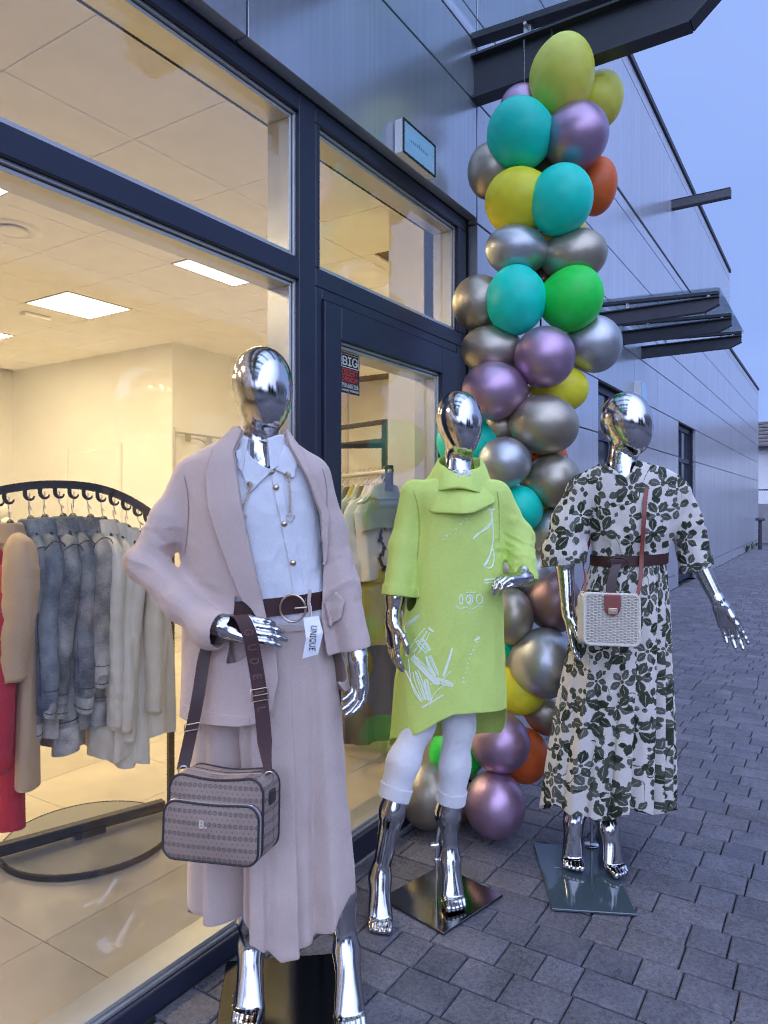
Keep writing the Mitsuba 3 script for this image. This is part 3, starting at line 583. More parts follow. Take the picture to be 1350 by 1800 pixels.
# ------------------------------------------------------------------ hanging clothes
def hung(key, c, w, t, L, wid, m, sleeve=.52, flare=1.0, seed=0, thick=.05, slv_r=.046, sm=None, hem=None):
    """a garment on a hanger: c the middle of the shoulder line, w the across-shoulder axis, t the thickness axis"""
    w, t, c = nrm(w), nrm(t), np.asarray(c, float); rg = np.random.default_rng(seed)
    nz, nu = 48, 72; th = np.arange(nu) * 2 * np.pi / nu; V = []; ph = rg.random(8) * 6.28; la = .035 + .02 * rg.random()
    for k in range(nz):
        s = (k / (nz - 1)) ** 1.15; z = -L * s; u = s * L
        a = np.interp(u, [0, .012, .035, .075, .11, .16, .24, L], [.050, .062, .36 * wid + .03, .86 * wid, wid, wid * .97, wid * .90, wid * .90 * flare])
        b = np.interp(u, [0, .03, .10, .22, L], [.032, .036, thick * .8, thick, thick * (.95 + .35 * flare)])
        ca, sa = np.cos(th), np.sin(th); x = a * np.sign(ca) * np.abs(ca) ** .72; y = b * np.sign(sa) * np.abs(sa) ** .85
        g = np.clip((u - .12) / .3, 0, 1)
        y = y + g * (la * .35 * np.sin(2.2 * x / wid * 3.1 + ph[0] + 1.3 * s) + .010 * np.sin(7.5 * x / wid + ph[1] + 2.0 * s) + .005 * np.sin(15 * x / wid + ph[2]))
        V.append(c + x[:, None] * w + y[:, None] * t + (z + .010 * np.sin(2 * th + ph[4]) * s)[:, None] * UP)
    V = np.vstack(V); F = grid_faces(nu, nz, True); F = F if ((V - V.mean(0)) * vnormals(V, F)).sum() > 0 else F[:, ::-1]
    part(key, 'body', solidify((V, F), .004), m, True)
    if hem:
        rows = 6; V2 = V[-rows * nu:]; N = vnormals(V, F)[-rows * nu:]; f2 = grid_faces(nu, rows, True); f2 = f2 if ((V2 - V2.mean(0)) * vnormals(V2, f2)).sum() > 0 else f2[:, ::-1]
        part(key, 'hem_band', solidify((V2 + N * .007, f2), .006), hem, True)
        ring = V[-(rows + 1) * nu:-rows * nu] + N[:nu] * .006; part(key, 'hem_seam', tube(np.vstack([ring, ring[:2]]), .0022, 5, False), sm, True)
    # collar: a short folded stand round the hook
    q = np.linspace(0, 2 * np.pi, 48, endpoint=False); CV = []
    for ra, rb, zz in ((.050, .030, -.004), (.051, .031, .024), (.056, .036, .030), (.062, .042, .026), (.088, .052, -.018)):
        drop = -.022 * (np.sin(q) < 0) * np.abs(np.sin(q)) * (ra > .08)
        CV.append(c + (ra * np.cos(q))[:, None] * w + (rb * np.sin(q))[:, None] * t + (zz + drop - .012 * np.abs(np.cos(q)) * (ra > .08))[:, None] * UP)
    part(key, 'collar', solidify((np.vstack(CV), grid_faces(48, 5, True)), .003), m, True)
    for sgn in (1, -1):
        if sleeve <= 0: break
        out = (1.0, .06)[0] * (1 + .03 * rg.random()); fw = -t * (.012 + .034 * rg.random())
        sw, sf_ = rg.normal(0, .016), rg.normal(0, .02); p = [c + w * sgn * (wid * .34) - UP * .058, c + w * sgn * (wid * .74) - UP * .080, c + w * sgn * (wid * .95) - UP * .135 + fw * .3, c + w * sgn * (wid * .985 * out) + fw - UP * .28, c + w * sgn * (wid * .98 + sw) + fw * 1.3 + t * sf_ * .5 - UP * (.12 + sleeve * .58), c + w * sgn * (wid * .95 + 1.3 * sw) + fw * 1.5 + t * sf_ - UP * (.12 + sleeve * (.97 + .05 * rg.random()))]
        P = spline(p, 40); q = np.linspace(0, 1, 40); r = np.interp(q, [0, .10, .20, .32, .6, 1], [slv_r * .40, slv_r * .70, slv_r * .95, slv_r, slv_r * .95, slv_r * .82])
        for ec in (.42, .50, .56, .9): r = r * (1 + .035 * rg.random() * np.exp(-((q - ec - .03 * rg.random()) / .022) ** 2))
        sv, sf = tube(P, r, 26); mid = P[np.clip((q[:, None] >= 0).sum(0) * 0 + 20, 0, 39)]
        d = sv - c; sv = sv - np.outer((d @ t) - ((P - c) @ t).mean(), t) * .34
        e = (.5 - np.abs(meshkit.fbm(sv * [9, 9, 14], 3, seed + 50) - .5) * 4)[:, None]; sv = sv + vnormals(sv, sf) * e * .006
        part(key, 'sleeve', (sv, sf), m, True)
        if sm:
            part(key, 'sleeve_seam', tube(P[8:-4] + w * sgn * r[8:-4, None] * .50 - t * r[8:-4, None] * .52, .0026, 5), sm, True)
            cv, cf = tube(P[-4:], r[-4:] * 1.06, 22); cv = cv - np.outer(((cv - c) @ t) - ((P - c) @ t).mean(), t) * .40; part(key, 'cuff', (cv, cf), hem or m, 50)
            for e_ in (-5, -1): rg_ = tube(P[e_ - 1:][:2], r[e_ - 1:][:2] * 1.075, 22, False); rv = rg_[0] - np.outer(((rg_[0] - c) @ t) - ((P - c) @ t).mean(), t) * .40; part(key, 'cuff_seam', tube(np.vstack([rv[:22], rv[:2]]), .0018, 5, False), sm, True)
            part(key, 'armhole_seam', ringtube2(P[7], nrm(w * sgn * .8 - UP * .4), t, r[7] * .98, .0022), sm, True)
def ringtube2(c, nrm_, t, r, rr):
    a = np.linspace(0, 2 * np.pi, 28); M = orient(nrm_, UP); return tube([c + r * (math.cos(q) * M[0] * 1.3 + math.sin(q) * M[1] * .8) for q in a], rr, 5, False)
def hanger(top, c, w, m, wid=.13, label='', grp=None):
    t = thing('hanger', label, 'hanger', grp); w = nrm(w)
    part(t, 'hook', tube(spline([c + UP * .02, c + UP * .06, c + UP * ((top - c)[2] * .55) + w * .006, top - UP * .02, top + UP * .012 + w * .012, top + UP * .018 - w * .004], 24), .0022, 8), 'm_alu', True)
    part(t, 'shoulders', tube(spline([c - w * wid - UP * .075, c - w * wid * .5 - UP * .02, c + UP * .025, c + w * wid * .5 - UP * .02, c + w * wid - UP * .075], 20), np.interp(np.arange(20), [0, 9.5, 19], [.006, .011, .006]), 8), m, True)
    return t
# ---- arched rail on a round foot
RK = thing('clothes_rack', 'black arched clothes rack on a round foot with a row of hooks', 'clothes rack')
cb = onZ(157, 1466, .04)
part(RK, 'foot', (lambda m: (m[0] + [cb[0], cb[1], FZ], m[1]))(lathe([(0, .004), (.326, .004), (.326, .025), (0, .0255)], 72)), 'm_rackdisc', 30)
part(RK, 'foot_rim', (lambda m: (m[0] + [cb[0], cb[1], FZ], m[1]))(lathe([(.327, .002), (.334, .005), (.334, .023), (.330, .027), (.3265, .027), (.3265, .003)], 72)), 'm_black', 30)
b0, b1 = onZ(-30, 1502, .075), onZ(288, 1414, .075); bd = nrm(b1 - b0)
b0 = b0 - bd * .25; part(RK, 'foot_bar', obox((b0 + b1) / 2, (b1 - b0) / 2, np.cross(UP, bd) * .022, UP * .022, .004), 'm_black')
part(RK, 'foot_socket', obox(cb + UP * .01, bd * .06, np.cross(UP, bd) * .03, UP * .015, .003), 'm_black')
pn = nrm(np.cross(bd, UP))
def on_rack(px, py): r = ray(px, py); return CAM + r * (((b0 + b1) / 2 - CAM) @ pn / (r @ pn))
arcpx = [(-180, 925), (-110, 893), (-50, 874), (0, 862), (60, 853), (120, 852), (170, 858), (215, 873), (255, 896), (300, 934)]
ARC = spline([on_rack(*p) for p in arcpx], 60)
side = np.array([np.cross(nrm(t_), pn) for t_ in np.gradient(ARC, axis=0)])
part(RK, 'rail', ribbon(ARC, side, .016, .012, pn), 'm_black', 40)
for e in (ARC[-1], ARC[0]): part(RK, 'post', obox((e + [e[0], e[1], .05]) / 2, bd * .014, pn * .012, UP * (e[2] - .05) / 2, .002), 'm_black')
hooks = []
for px in (-40, -13, 13, 41, 69, 96, 123, 149, 173, 196, 218, 239, 257):
    i = np.argmin([abs((CX + FL * ((a - CAM) @ RIGHT) / ((a - CAM) @ VIEW)) - px) for a in ARC]); a = ARC[i] - UP * .016
    P = spline([a + UP * .008, a - UP * .018 - bd * .002, a - UP * .034 + bd * .008, a - UP * .036 + bd * .022, a - UP * .022 + bd * .031], 18)
    part(RK, 'hook', tube(P, np.interp(np.arange(18), [0, 9, 17], [.0085, .0075, .003]), 9), 'm_black', True); hooks.append(a - UP * .030 + bd * .012)
wax = nrm(pn if pn[0] > 0 else -pn) ; tax = bd

kinds = [  # hook, garment name, material, length, width, sleeve, label, seam, hem
    (1, 'coat', 'm_red', 1.0, .23, .60, 'crimson red coat at the left edge of the arched rack', None, None, .85),
    (2, 'coat', 'm_beige', .93, .25, .40, 'camel beige coat with wide sleeves beside the red coat', None, None, .95),
    (3, 'denim_jacket', 'm_denim_0', .76, .19, .66, 'darkest blue denim jacket next to the beige coat, leftmost of the denim jackets', 'm_seam', 'm_hem', .92),
    (4, 'denim_jacket', 'm_denim_0', .80, .19, .56, 'second denim jacket from the left, mid blue with faded sleeve', 'm_seam', 'm_hem', .92),
    (5, 'denim_jacket', 'm_denim_1', .88, .165, .60, 'third denim jacket from the left, grey blue, middle of the five', 'm_seam', 'm_hem', .92),
    (6, 'denim_jacket', 'm_denim_1', .80, .19, .58, 'fourth denim jacket from the left, washed grey', 'm_seam', 'm_hem', .92),
    (7, 'denim_jacket', 'm_denim_2', .80, .185, .50, 'palest grey denim jacket beside the cream padded coats', 'm_seam', 'm_hem', .92),
    (8, 'padded_coat', 'm_padded', .92, .18, .68, 'cream padded coat next to the palest denim jacket', None, None, 1.05),
    (9, 'padded_coat', 'm_padded', .95, .19, .66, 'second cream padded coat from the denim jackets', None, None, 1.08),
    (10, 'padded_coat', 'm_padded', .93, .18, .70, 'third cream padded coat, beside the pink blazer sleeve', None, None, 1.08),
    (11, 'padded_coat', 'm_padded', .80, .185, .58, 'cream padded coat mostly behind the pink blazer elbow', None, None, 1.05),
    (12, 'padded_coat', 'm_padded', .78, .18, .56, 'last cream padded coat at the rack end, behind the blazer', None, None, 1.05)]
for h, nm, m, L, wd, sl, lb, sm, hem, fl in kinds:
    top = hooks[h]; c = np.array([top[0], top[1], top[2] - .115]); c = c + wax * (.015 + .02 * (h % 3 - 1)) + tax * .008 * (h % 2) - UP * (.09 if h == 1 else 0)
    hanger(top, c + UP * .012, wax, 'm_black', label=('black plastic hanger under the ' + {1: 'red coat', 2: 'beige coat', 3: 'darkest denim jacket', 4: 'second denim jacket', 5: 'third denim jacket', 6: 'fourth denim jacket', 7: 'palest denim jacket', 8: 'first cream padded coat', 9: 'second cream padded coat', 10: 'third cream padded coat', 11: 'cream coat behind the blazer elbow', 12: 'last cream coat on the rack'}[h]), grp='hangers on the arched rack')
    g = thing(nm, lb, {'coat': 'coat', 'denim_jacket': 'jacket', 'padded_coat': 'coat'}[nm], {'coat': 'long coats on the arched rack', 'denim_jacket': 'denim jackets on the arched rack', 'padded_coat': 'cream padded coats on the arched rack'}[nm])
    hung(g, c, wax, tax, L, wd, m, sleeve=sl, seed=h, sm=sm, hem=hem, flare=fl, thick=(.036 if 'denim' in nm else .045), slv_r=(.088 if m == 'm_beige' else .075 if m == 'm_red' else .060 if 'denim' in nm else .052))
# ---- square rail stand behind the door glass
RS = thing('garment_stand', 'black square tube garment stand inside the door', 'clothes rack')
o = at(640, 888, 3.05) * [1, 1, 0]; ux = nrm([-.55, .84, 0]); uy = np.array([ux[1], -ux[0], 0])
def sq(a, b, r=.014):
    a, b = np.asarray(a, float), np.asarray(b, float); d = nrm(b - a); M = orient(d); return obox((a + b) / 2, (b - a) / 2, M[0] * r, M[1] * r, .002)
pA, pB = at(676, 737, 4.2), at(588, 749, 4.58)
zt, zm = pA[2], pA[2] - .125
pC = pA + nrm(np.array([-.9, -.35, 0])) * .55
for k, (a, b) in enumerate([([pA[0], pA[1], .03], [pA[0], pA[1], zt]), ([pA[0], pA[1], zt - .014], [pB[0], pB[1], zt - .014]), ([pB[0], pB[1], .03], [pB[0], pB[1], zt]), ([pA[0], pA[1], zm], [pB[0], pB[1], zm]), ([pA[0], pA[1], zm - .03], [pC[0], pC[1], zm - .03]), ([pC[0], pC[1], zm - .03], [pC[0] - .25, pC[1] + .45, zm - .05]), ([pC[0], pC[1], zm - .02], [pC[0], pC[1], zm - .16]), ([pA[0], pA[1], .05], [pB[0], pB[1], .05])]):
    part(RS, 'tube', sq(a, b), 'm_black')
rail0, rail1 = at(684, 828, 3.62), at(578, 828, 4.5); rail1[2] = rail0[2]
part(RS, 'hanging_bar', tube([rail0 - (rail1 - rail0) * .03, rail1], .014), 'm_alu', True); part(RS, 'stub', sq(rail0 + UP * -.10, rail0 + UP * .03, .016), 'm_black')
rd = nrm(rail1 - rail0); gw = nrm(np.cross(UP, rd)); gw = gw if gw @ [1, -1, 0] > 0 else -gw
DOORSET = [(.05, 'sage_top', 'm_sage', .20, .12, 'sage green draped top at the near end of the door stand', 'top'), (.11, 'vest_top', 'm_cream', .46, .15, 'sleeveless cream top with dark brush strokes behind the door glass', 'top'), (.12, 'skirt', 'm_mustard', .36, .14, 'mustard yellow skirt hanging below the cream top', 'skirt'), (.19, 'blouse', 'm_cream', .62, .15, 'plain cream blouse just behind the brush stroke top', 'blouse'), (.27, 'long_dress', 'm_olive', 1.34, .16, 'long olive brown dress reaching low on the door stand', 'dress'), (.34, 'knit_top', 'm_knit', 1.05, .16, 'speckled grey knit dress behind the blazer shoulder', 'dress'), (.42, 'long_skirt', 'm_mustard', 1.15, .15, 'ochre long skirt behind the grey knit dress', 'skirt'), (.52, 'long_dress', 'm_brown', 1.36, .16, 'dark brown long dress in the middle of the door stand', 'dress'), (.62, 'blouse', 'm_knit', .8, .16, 'grey knit blouse deeper on the door stand', 'blouse'), (.72, 'long_dress', 'm_olive', 1.3, .16, 'second olive dress, deep on the door stand', 'dress'), (.85, 'blouse', 'm_cream', .7, .16, 'cream blouse at the far end behind the dresses', 'blouse')]
for k, (f, nm, m, L, wd, lb, cat) in enumerate(DOORSET):
    a = rail0 + (rail1 - rail0) * f
    c = a - UP * (.10 if nm != 'skirt' else .53)
    hanger(a + UP * .008, a - UP * .09, gw, 'm_alu' if k else 'm_sage', .13, 'thin hanger holding the ' + lb.split(' on the')[0].split(' at the')[0].split(' behind')[0].split(' just')[0], 'hangers on the door stand')
    g = thing(nm, lb, cat); hung(g, c, gw, rd, L, wd, m, sleeve=(.34 if nm in ('blouse', 'knit_top') else 0), seed=40 + k, thick=.036, flare=1.2)
    if nm == 'vest_top':
        pr = []
        for q in range(11):
            o = c + gw * (.015 + .012 * math.sin(q * 1.7)) - UP * (.10 + .030 * q); l = .018 + .016 * ((q * 7) % 5) / 5
            pr.append(obox(o - rd * .047, gw * (.006 + .006 * ((q * 3) % 4) / 4) + UP * .004, rd * .0012, UP * l * .8 + gw * .010 * math.cos(q * 2.1)))
        tag(part(g, 'brush_print', join(pr), 'm_ink'), kind='stuff')
# ------------------------------------------------------------------ mannequins
A_ = np.array
def hand(w, d, n, ts, curl=.25, sc=1.0, spread=1.0, curls=None, thumb=1.0):
    """palm from the wrist w along d, palm side n, thumb on the side ts"""
    d = nrm(d); n = nrm(A_(n) - d * (A_(n) @ d)); s = np.cross(n, d) * ts; w = A_(w)
    palm = [cone(w - d * .02, .023 * sc, w + d * .012 * sc, .021 * sc)]; fing = []
    for i, (o, L, bl) in enumerate(((.029, .074, .090), (.0095, .083, .096), (-.010, .076, .092), (-.028, .060, .082))):
        b = w + (d * bl + s * o * 1.0) * sc - n * .002
        palm.append(cone(w + (d * .012 + s * o * .55) * sc, .0165 * sc, b - d * .012 * sc, .0125 * sc))
        c = curl if curls is None else curls[i]; a = .10 * spread * o / .029; p = b; dd = nrm(d + s * a); r = (.0102 - .0012 * (i == 3)) * sc
        for k, l in enumerate((.45, .31, .24)):
            c1 = c * (.6 if k == 0 else 1.0) + .04 * (i - 1.5) * k * .5
            dd = nrm(dd * math.cos(c1) + n * math.sin(c1)); q = p + dd * L * l * sc; fing.append(cone(p, r * (1 - .10 * k), q, r * (1 - .10 * (k + 1)))); p = q
    t0 = w + (d * .018 + s * .016 + n * .004) * sc; t1 = w + (d * .052 + s * .042 * thumb + n * .016) * sc; t2 = t1 + (d * .030 + s * .010 * thumb + n * .006) * sc; t3 = t2 + (d * .024 + s * .000 + n * .006) * sc
    th = union([cone(t0, .0165 * sc, t1, .0125 * sc), cone(t1, .0118 * sc, t2, .0098 * sc), cone(t2, .0098 * sc, t3, .0078 * sc)], .006)
    return union([union(palm, .016), th] + fing, .0045)
def foot(A, fwd, ball, side_sgn=1):
    """foot of a heel-less mannequin on its toes: ankle A, ball of the foot on the floor"""
    A, B = A_(A), A_(ball); fw = nrm(A_(fwd) * [1, 1, 0]); s = np.cross([0, 0, 1], fw) * side_sgn; up = A_([0, 0, 1.])
    H = A - fw * .030 - up * .040
    L = [cone(A + up * .03, .030, A, .031), cone(A, .030, H, .025), cone(H, .024, B - fw * .02 + up * .004, .020)]
    for o, r in ((.024, .021), (0, .020), (-.022, .018)): L.append(cone(A + fw * .008, .027, B + s * o + up * (r - .022), r))
    body = union(L, .024); toes = []
    for i, (o, l, r) in enumerate(((.0285, .052, .0128), (.0115, .050, .0102), (-.003, .046, .0098), (-.017, .040, .0094), (-.030, .032, .0090))):
        p = B + s * o - up * .006 + fw * .004; m = p + fw * l * .55 + up * .004 ; q = p + fw * l + up * (r - .0135 - .002)
        toes.append(union([cone(p, r * 1.08, m, r), cone(m, r, q, r * .95)], .004))
    return union([body, union(toes, .0025)], .006)
def head(c, face, tilt, sz=1.0):
    f = nrm(face); up = nrm(A_(tilt)); f = nrm(f - up * (f @ up)); x = np.cross(f, up); M = np.array([x, f, up])
    c = A_(c)
    sk = ellip(c + up * .018 - f * .008, A_([.079, .095, .098]) * sz, M); jw = ellip(c + f * .022 - up * .052, A_([.052, .060, .072]) * sz, M)
    return union([sk, jw], .05 * sz)
class Rows:
    """a torso-like solid: elliptical sections between left and right outlines, depth b, centre fc"""
    def __init__(s, fr, rows, dl=0, dr_=0, db=0, zc=(None, None)):
        from scipy.interpolate import PchipInterpolator as PI
        R_ = [(fr(0, y)[2], fr(l + dl, y)[0], fr(r + dr_, y)[0], b + db, (o[0] if o else 0)) for y, l, r, b, *o in rows]
        R_ = sorted(R_); z = A_([q[0] for q in R_]); g = lambda k: PI(z, A_([q[k] for q in R_]))
        s.z0, s.z1 = z[0], z[-1]; s.l, s.r, s.b, s.o = g(1), g(2), g(3), g(4); s.zs = zc
        s.lo = A_([min(q[1] for q in R_), -max(q[3] for q in R_) - .05, s.z0]); s.hi = A_([max(q[2] for q in R_), max(q[3] for q in R_) + .05, s.z1])
    def sec(s, z):
        z = np.clip(z, s.z0, s.z1); l, r = s.l(z), s.r(z); return (l + r) / 2, (r - l) / 2, s.b(z), s.o(z)
    def __call__(s, P):
        z = P[..., 2]; shp = z.shape; zu, inv = np.unique(np.round(z, 5), return_inverse=True) if z.size > 5000 else (z.ravel(), np.arange(z.size))
        c, a, b, o = (q[inv].reshape(shp) for q in s.sec(zu))
        x, y = (P[..., 0] - c) / a, (P[..., 1] - o) / b
        d = (np.sqrt(np.sqrt(x ** 4 * .35 + y ** 4 * .35 + x * x * y * y * 1.3 + 1e-12 + .65 * (x ** 4 + y ** 4 + 2 * x * x * y * y) - .65 * 0) ) if False else np.sqrt(x * x + y * y)) - 1
        d = d * np.minimum(a, b)
        return np.maximum(d, np.maximum(z - s.z1, s.z0 - z))
def wrinkle(V, F, amp, sc, seed, p0=None, rad=None, ax=None):
    """soft cloth folds along the normals; with p0 only around that point, stretched along ax"""
    N = vnormals(V, F); q = V * sc
    if ax is not None: ax = nrm(ax); q = q - (q @ ax)[:, None] * ax * .72
    d = (meshkit.fbm(q, 3, seed) - .5) * 2; d = np.sign(d) * np.abs(d) ** .8 if p0 is None else .45 - np.abs(d * 2.2) ** .75
    w = 1.0 if p0 is None else np.exp(-((V - p0) ** 2).sum(1) / rad ** 2)
    return V + N * (amp * d * w)[:, None], F
def cutend(f, p, d):
    """the solid f cut flat beyond the plane through p"""
    p, d = A_(p), nrm(d)
    def g(P): return np.maximum(f(P), (P - p) @ d)
    g.lo, g.hi = f.lo, f.hi; return g
def openend(V, p, d, reach=.10):
    """removes the flat end left by cutend"""
    return np.maximum(-((V - p) @ nrm(d)) - .0025, np.linalg.norm(V - p, axis=1) - reach)
def cutplane(P, p, d, reach):
    """positive before the plane, everywhere positive away from p"""
    return np.maximum(-((P - p) @ nrm(d)), np.linalg.norm(P - p, axis=1) - reach)
def fpoly(fr, pts, f=.10): return A_([fr(x, y, f)[[0, 2]] for x, y in pts])
def patch(mesh, poly, off, t=.004, front=0.0, grow=0.0):
    """the piece of a garment inside a front polygon, lifted off along its normals"""
    V, F = mesh; N = vnormals(V, F)
    k = np.maximum(polysd(V[:, [0, 2]], poly), -(V[:, 1] - front) * 4)
    V2 = V + N * off; m = clip((V2, F), -k + grow)
    return solidify(m, t)
class Front:
    """height of a garment's front over (right, up)"""
    def __init__(s, mesh, f0=-.02):
        from scipy.spatial import cKDTree
        V = mesh[0][mesh[0][:, 1] > f0]; s.V = V; s.t = cKDTree(V[:, [0, 2]])
    def __call__(s, q):
        q = np.atleast_2d(q); d, i = s.t.query(q, k=6); w = 1 / (d + .002)
        return (np.take(s.V[:, 1], i) * w).sum(1) / w.sum(1)
def stroke(front, fr, pts, r, lift=.0012, n=None, f=.10):
    """a painted line lying on a garment's front"""
    q = A_([fr(x, y, f)[[0, 2]] for x, y in pts]); q = spline(q, n or max(8, 5 * len(q))) if len(q) > 2 else np.linspace(q[0], q[1], 12)
    P = np.stack([q[:, 0], front(q) + lift, q[:, 1]], 1); t = np.gradient(P, axis=0); s = np.cross(t, [0, 1, 0]); s /= np.maximum(np.linalg.norm(s, axis=1, keepdims=True), 1e-9)
    return ribbon(P, s, r, .0006, [0, 1, 0])
def pleated(fr, rows, hem, folds, nu=260, nv=70, seed=0, waves=(), ring=.012):
    """a skirt: sections as in Rows, lower edge hem(px) front / back, folds (pixel x on the front at the bottom, depth, width in rad, side)"""
    R_ = Rows(fr, rows); th = np.linspace(-np.pi, np.pi, nu, endpoint=False); zt = R_.z1; zb = R_.z0
    cb, ab, bb, _ = (float(q) for q in R_.sec(zb))
    pxs = cb + ab * np.sin(th)
    fh, bh = hem; g = lambda tab, x, f=0: np.interp(x, [fr(p, 0, f)[0] for p, _ in tab], [fr(0, y, f)[2] for _, y in tab])
    wf = .5 + .5 * np.clip(np.cos(th) * 3, -1, 1)
    zh = g(fh, pxs, bb * .8) * wf + g(bh, pxs, -bb * .5) * (1 - wf)
    V, UV = [], []; rg = np.random.default_rng(seed); ph = rg.random(8) * 6.28; uacc = th * (ab + bb) / 2 * .92
    for j in range(nv):
        v = j / (nv - 1); z = zt + (zh - zt) * v
        c, a, b, o = R_.sec(z)
        k = np.ones(nu); gr = np.clip(v * 1.25, 0, 1)
        for p, dep, wd, sd in folds:
            if isinstance(p, (int, float)): t0 = math.asin(np.clip((fr(p, 0)[0] - cb) / ab, -.99, .99))
            else: t0 = p[0]
            e = th - t0; e = (e + np.pi) % (2 * np.pi) - np.pi
            w = np.where(e * sd > 0, wd, wd * .12) if sd else wd
            k -= dep * gr * np.exp(-(e / w) ** 2)
        for m, am, gp in waves: k += am * gr ** gp * np.sin(m * th + ph[m % 8] + .8 * math.sin(2.1 * v + m))
        x, y = c + a * k * np.sin(th), o + b * k * np.cos(th)
        V.append(np.stack([x, y, z], 1)); UV.append(np.stack([uacc, z], 1))
    V = np.vstack(V); F = grid_faces(nu, nv, True)
    return (V, F), np.vstack(UV)
def orientout(mesh):
    V, F = mesh; N = vnormals(V, F); c = V.mean(0)
    return (V, F) if ((V - c) * N)[:, :2].sum() > 0 else (V, F[:, ::-1])
def chrome(key, fr, pieces):
    ms = [nets(f, h, relax=(6 if k in (0, 4, 5) else 0)) for k, (f, h) in enumerate(pieces)]; part(key, 'body', TW(fr, join(ms)), 'm_chrome', True)
def cl(key, name, fr, mesh, m, smooth=True, label=None, uv=None): return part(key, name, TW(fr, mesh), m, smooth, label, uv=uv)
def ringtube(c, ax, ay, r, n=40, k=8):
    a = np.linspace(0, 2 * np.pi, n, endpoint=False); P = A_(c) + np.cos(a)[:, None] * A_(ax) + np.sin(a)[:, None] * A_(ay)
    t = np.gradient(np.vstack([P[-1:], P, P[:1]]), axis=0)[1:-1]; nn = nrm(np.cross(ax, ay)); V = []
    for i in range(n):
        u = nrm(np.cross(t[i], nn)); b = np.arange(k) * 2 * np.pi / k; V.append(P[i] + r * (np.cos(b)[:, None] * u + np.sin(b)[:, None] * nn))
    V = np.vstack(V); q = np.arange(n * k).reshape(n, k); f = np.stack([q, np.roll(q, -1, 1), np.roll(np.roll(q, -1, 1), -1, 0), np.roll(q, -1, 0)], -1).reshape(-1, 4)
    return V, np.vstack([f[:, [0, 1, 2]], f[:, [0, 2, 3]]])
def plate(key, c0, u, v, m, th=.008):
    c0, u, v = A_([*c0, .003]), A_([*u, 0.]), A_([*v, 0.])
    part(key, 'base_plate', obox(c0 + u / 2 + v / 2 + UP * th / 2, u / 2, v / 2, UP * th / 2, .0015), m)

# ============================ 1: rose blazer and skirt
F1 = Frame(2.02); fr = F1
M1 = thing('mannequin', 'chrome mannequin in pink blazer, white shirt and long pleated skirt, nearest the window', 'mannequin')
hf = A_([math.sin(.42), math.cos(.42), -.02]); hc = fr(463, 684)
nk = [fr(458, 730, -.01), fr(455, 808, -.01)]
headf = union([head(hc, hf, [-.06, .02, 1], 1.06), union([cone(nk[0], .045, (nk[0] + nk[1]) / 2, .043), cone((nk[0] + nk[1]) / 2, .043, nk[1], .052), cone(nk[1], .050, fr(462, 826, .0), .058)], .03)], .02)
lw, ld = fr(388, 1100, .160), A_([1, -.02, -.12])
larm = union([union([cone(fr(343, 846), .03, fr(256, 988, .03), .028), cone(fr(256, 988, .03), .028, fr(330, 1072, .11), .027), cone(fr(330, 1072, .11), .027, lw, .026)], .02), hand(lw, ld, [.05, -.8, -.5], -1, curls=[.20, .22, .24, .28], sc=.98, spread=.25, thumb=.5)], .012)
rw = fr(629, 1150, .05)
rarm = union([union([cone(fr(545, 842), .03, fr(580, 940, -.003), .028), cone(fr(580, 940, -.003), .028, fr(603, 1030, .015), .026), cone(fr(603, 1030, .015), .026, rw, .025)], .02), hand(rw, [.04, .05, -1], [-.75, .45, 0], -1, curls=[.55, .62, .65, .6], sc=1.0)], .012)
torso = union([cone(fr(355, 852), .035, fr(535, 848), .035), cone(fr(455, 900), .075, fr(460, 1070), .07), cone(fr(430, 1180, -.01), .065, fr(510, 1180, -.01), .065), cone(fr(430, 1180, -.01), .06, fr(444, 1480, .03), .045), cone(fr(520, 1180, -.02), .06, fr(585, 1480, -.03), .045)], .05)
la, lb = fr(443, 1716, -.02), fr(437, 1778, .075); la[2] = .135; lb[2] = .026
lleg = union([union([cone(fr(444, 1480, .03), .045, fr(443, 1610, .0), .040), cone(fr(443, 1610, .0), .040, la, .027)], .03), foot(la, [-.06, 1, 0], lb, -1)], .015)
ra, rb = fr(609, 1740, -.0), fr(616, 1795, .10); ra[2] = .135; rb[2] = .026
rleg = union([union([cone(fr(580, 1420, -.03), .040, fr(600, 1575, -.015), .039), cone(fr(600, 1575, -.015), .039, ra, .029)], .03), foot(ra, [.2, 1, 0], rb, 1)], .015)
chrome(M1, fr, [(headf, .005), (larm, .0035), (rarm, .0035), (torso, .014), (lleg, .004), (rleg, .004)])
plate(M1, (-.036, 1.567), (.77 * .40, .63 * .40), (.63 * .42, -.77 * .42), 'm_mirror')
brow = [(757, 408, 496, .055), (775, 384, 516, .064), (795, 346, 543, .080), (815, 322, 560, .092), (840, 315, 568, .102), (900, 318, 571, .122), (980, 320, 576, .124), (1080, 322, 592, .114), (1180, 320, 611, .136), (1290, 318, 624, .156)]
tor = Rows(fr, brow)
slL = union([cone(fr(343, 846, -.005), .058, fr(300, 915, .01), .054), cone(fr(300, 915, .01), .054, fr(254, 988, .03), .050), cone(fr(254, 988, .03), .050, fr(320, 1062, .10), .043), cone(fr(320, 1062, .10), .043, fr(372, 1108, .15), .044), cone(fr(372, 1108, .15), .044, fr(420, 1112, .20), .044)], .028); slL = cutend(slL, fr(390, 1110, .16), [.9, .35, -.1])
slR = union([cone(fr(545, 842, -.005), .058, fr(578, 930, -.005), .047), cone(fr(578, 930, -.005), .047, fr(603, 1030, .015), .043), cone(fr(603, 1030, .015), .043, fr(637, 1180, .05), .039)], .028); slR = cutend(slR, fr(629, 1142, .05), [.22, .05, -1])
bz = nets(union([tor, slL, slR], .030), .0058)
V, Fc = bz
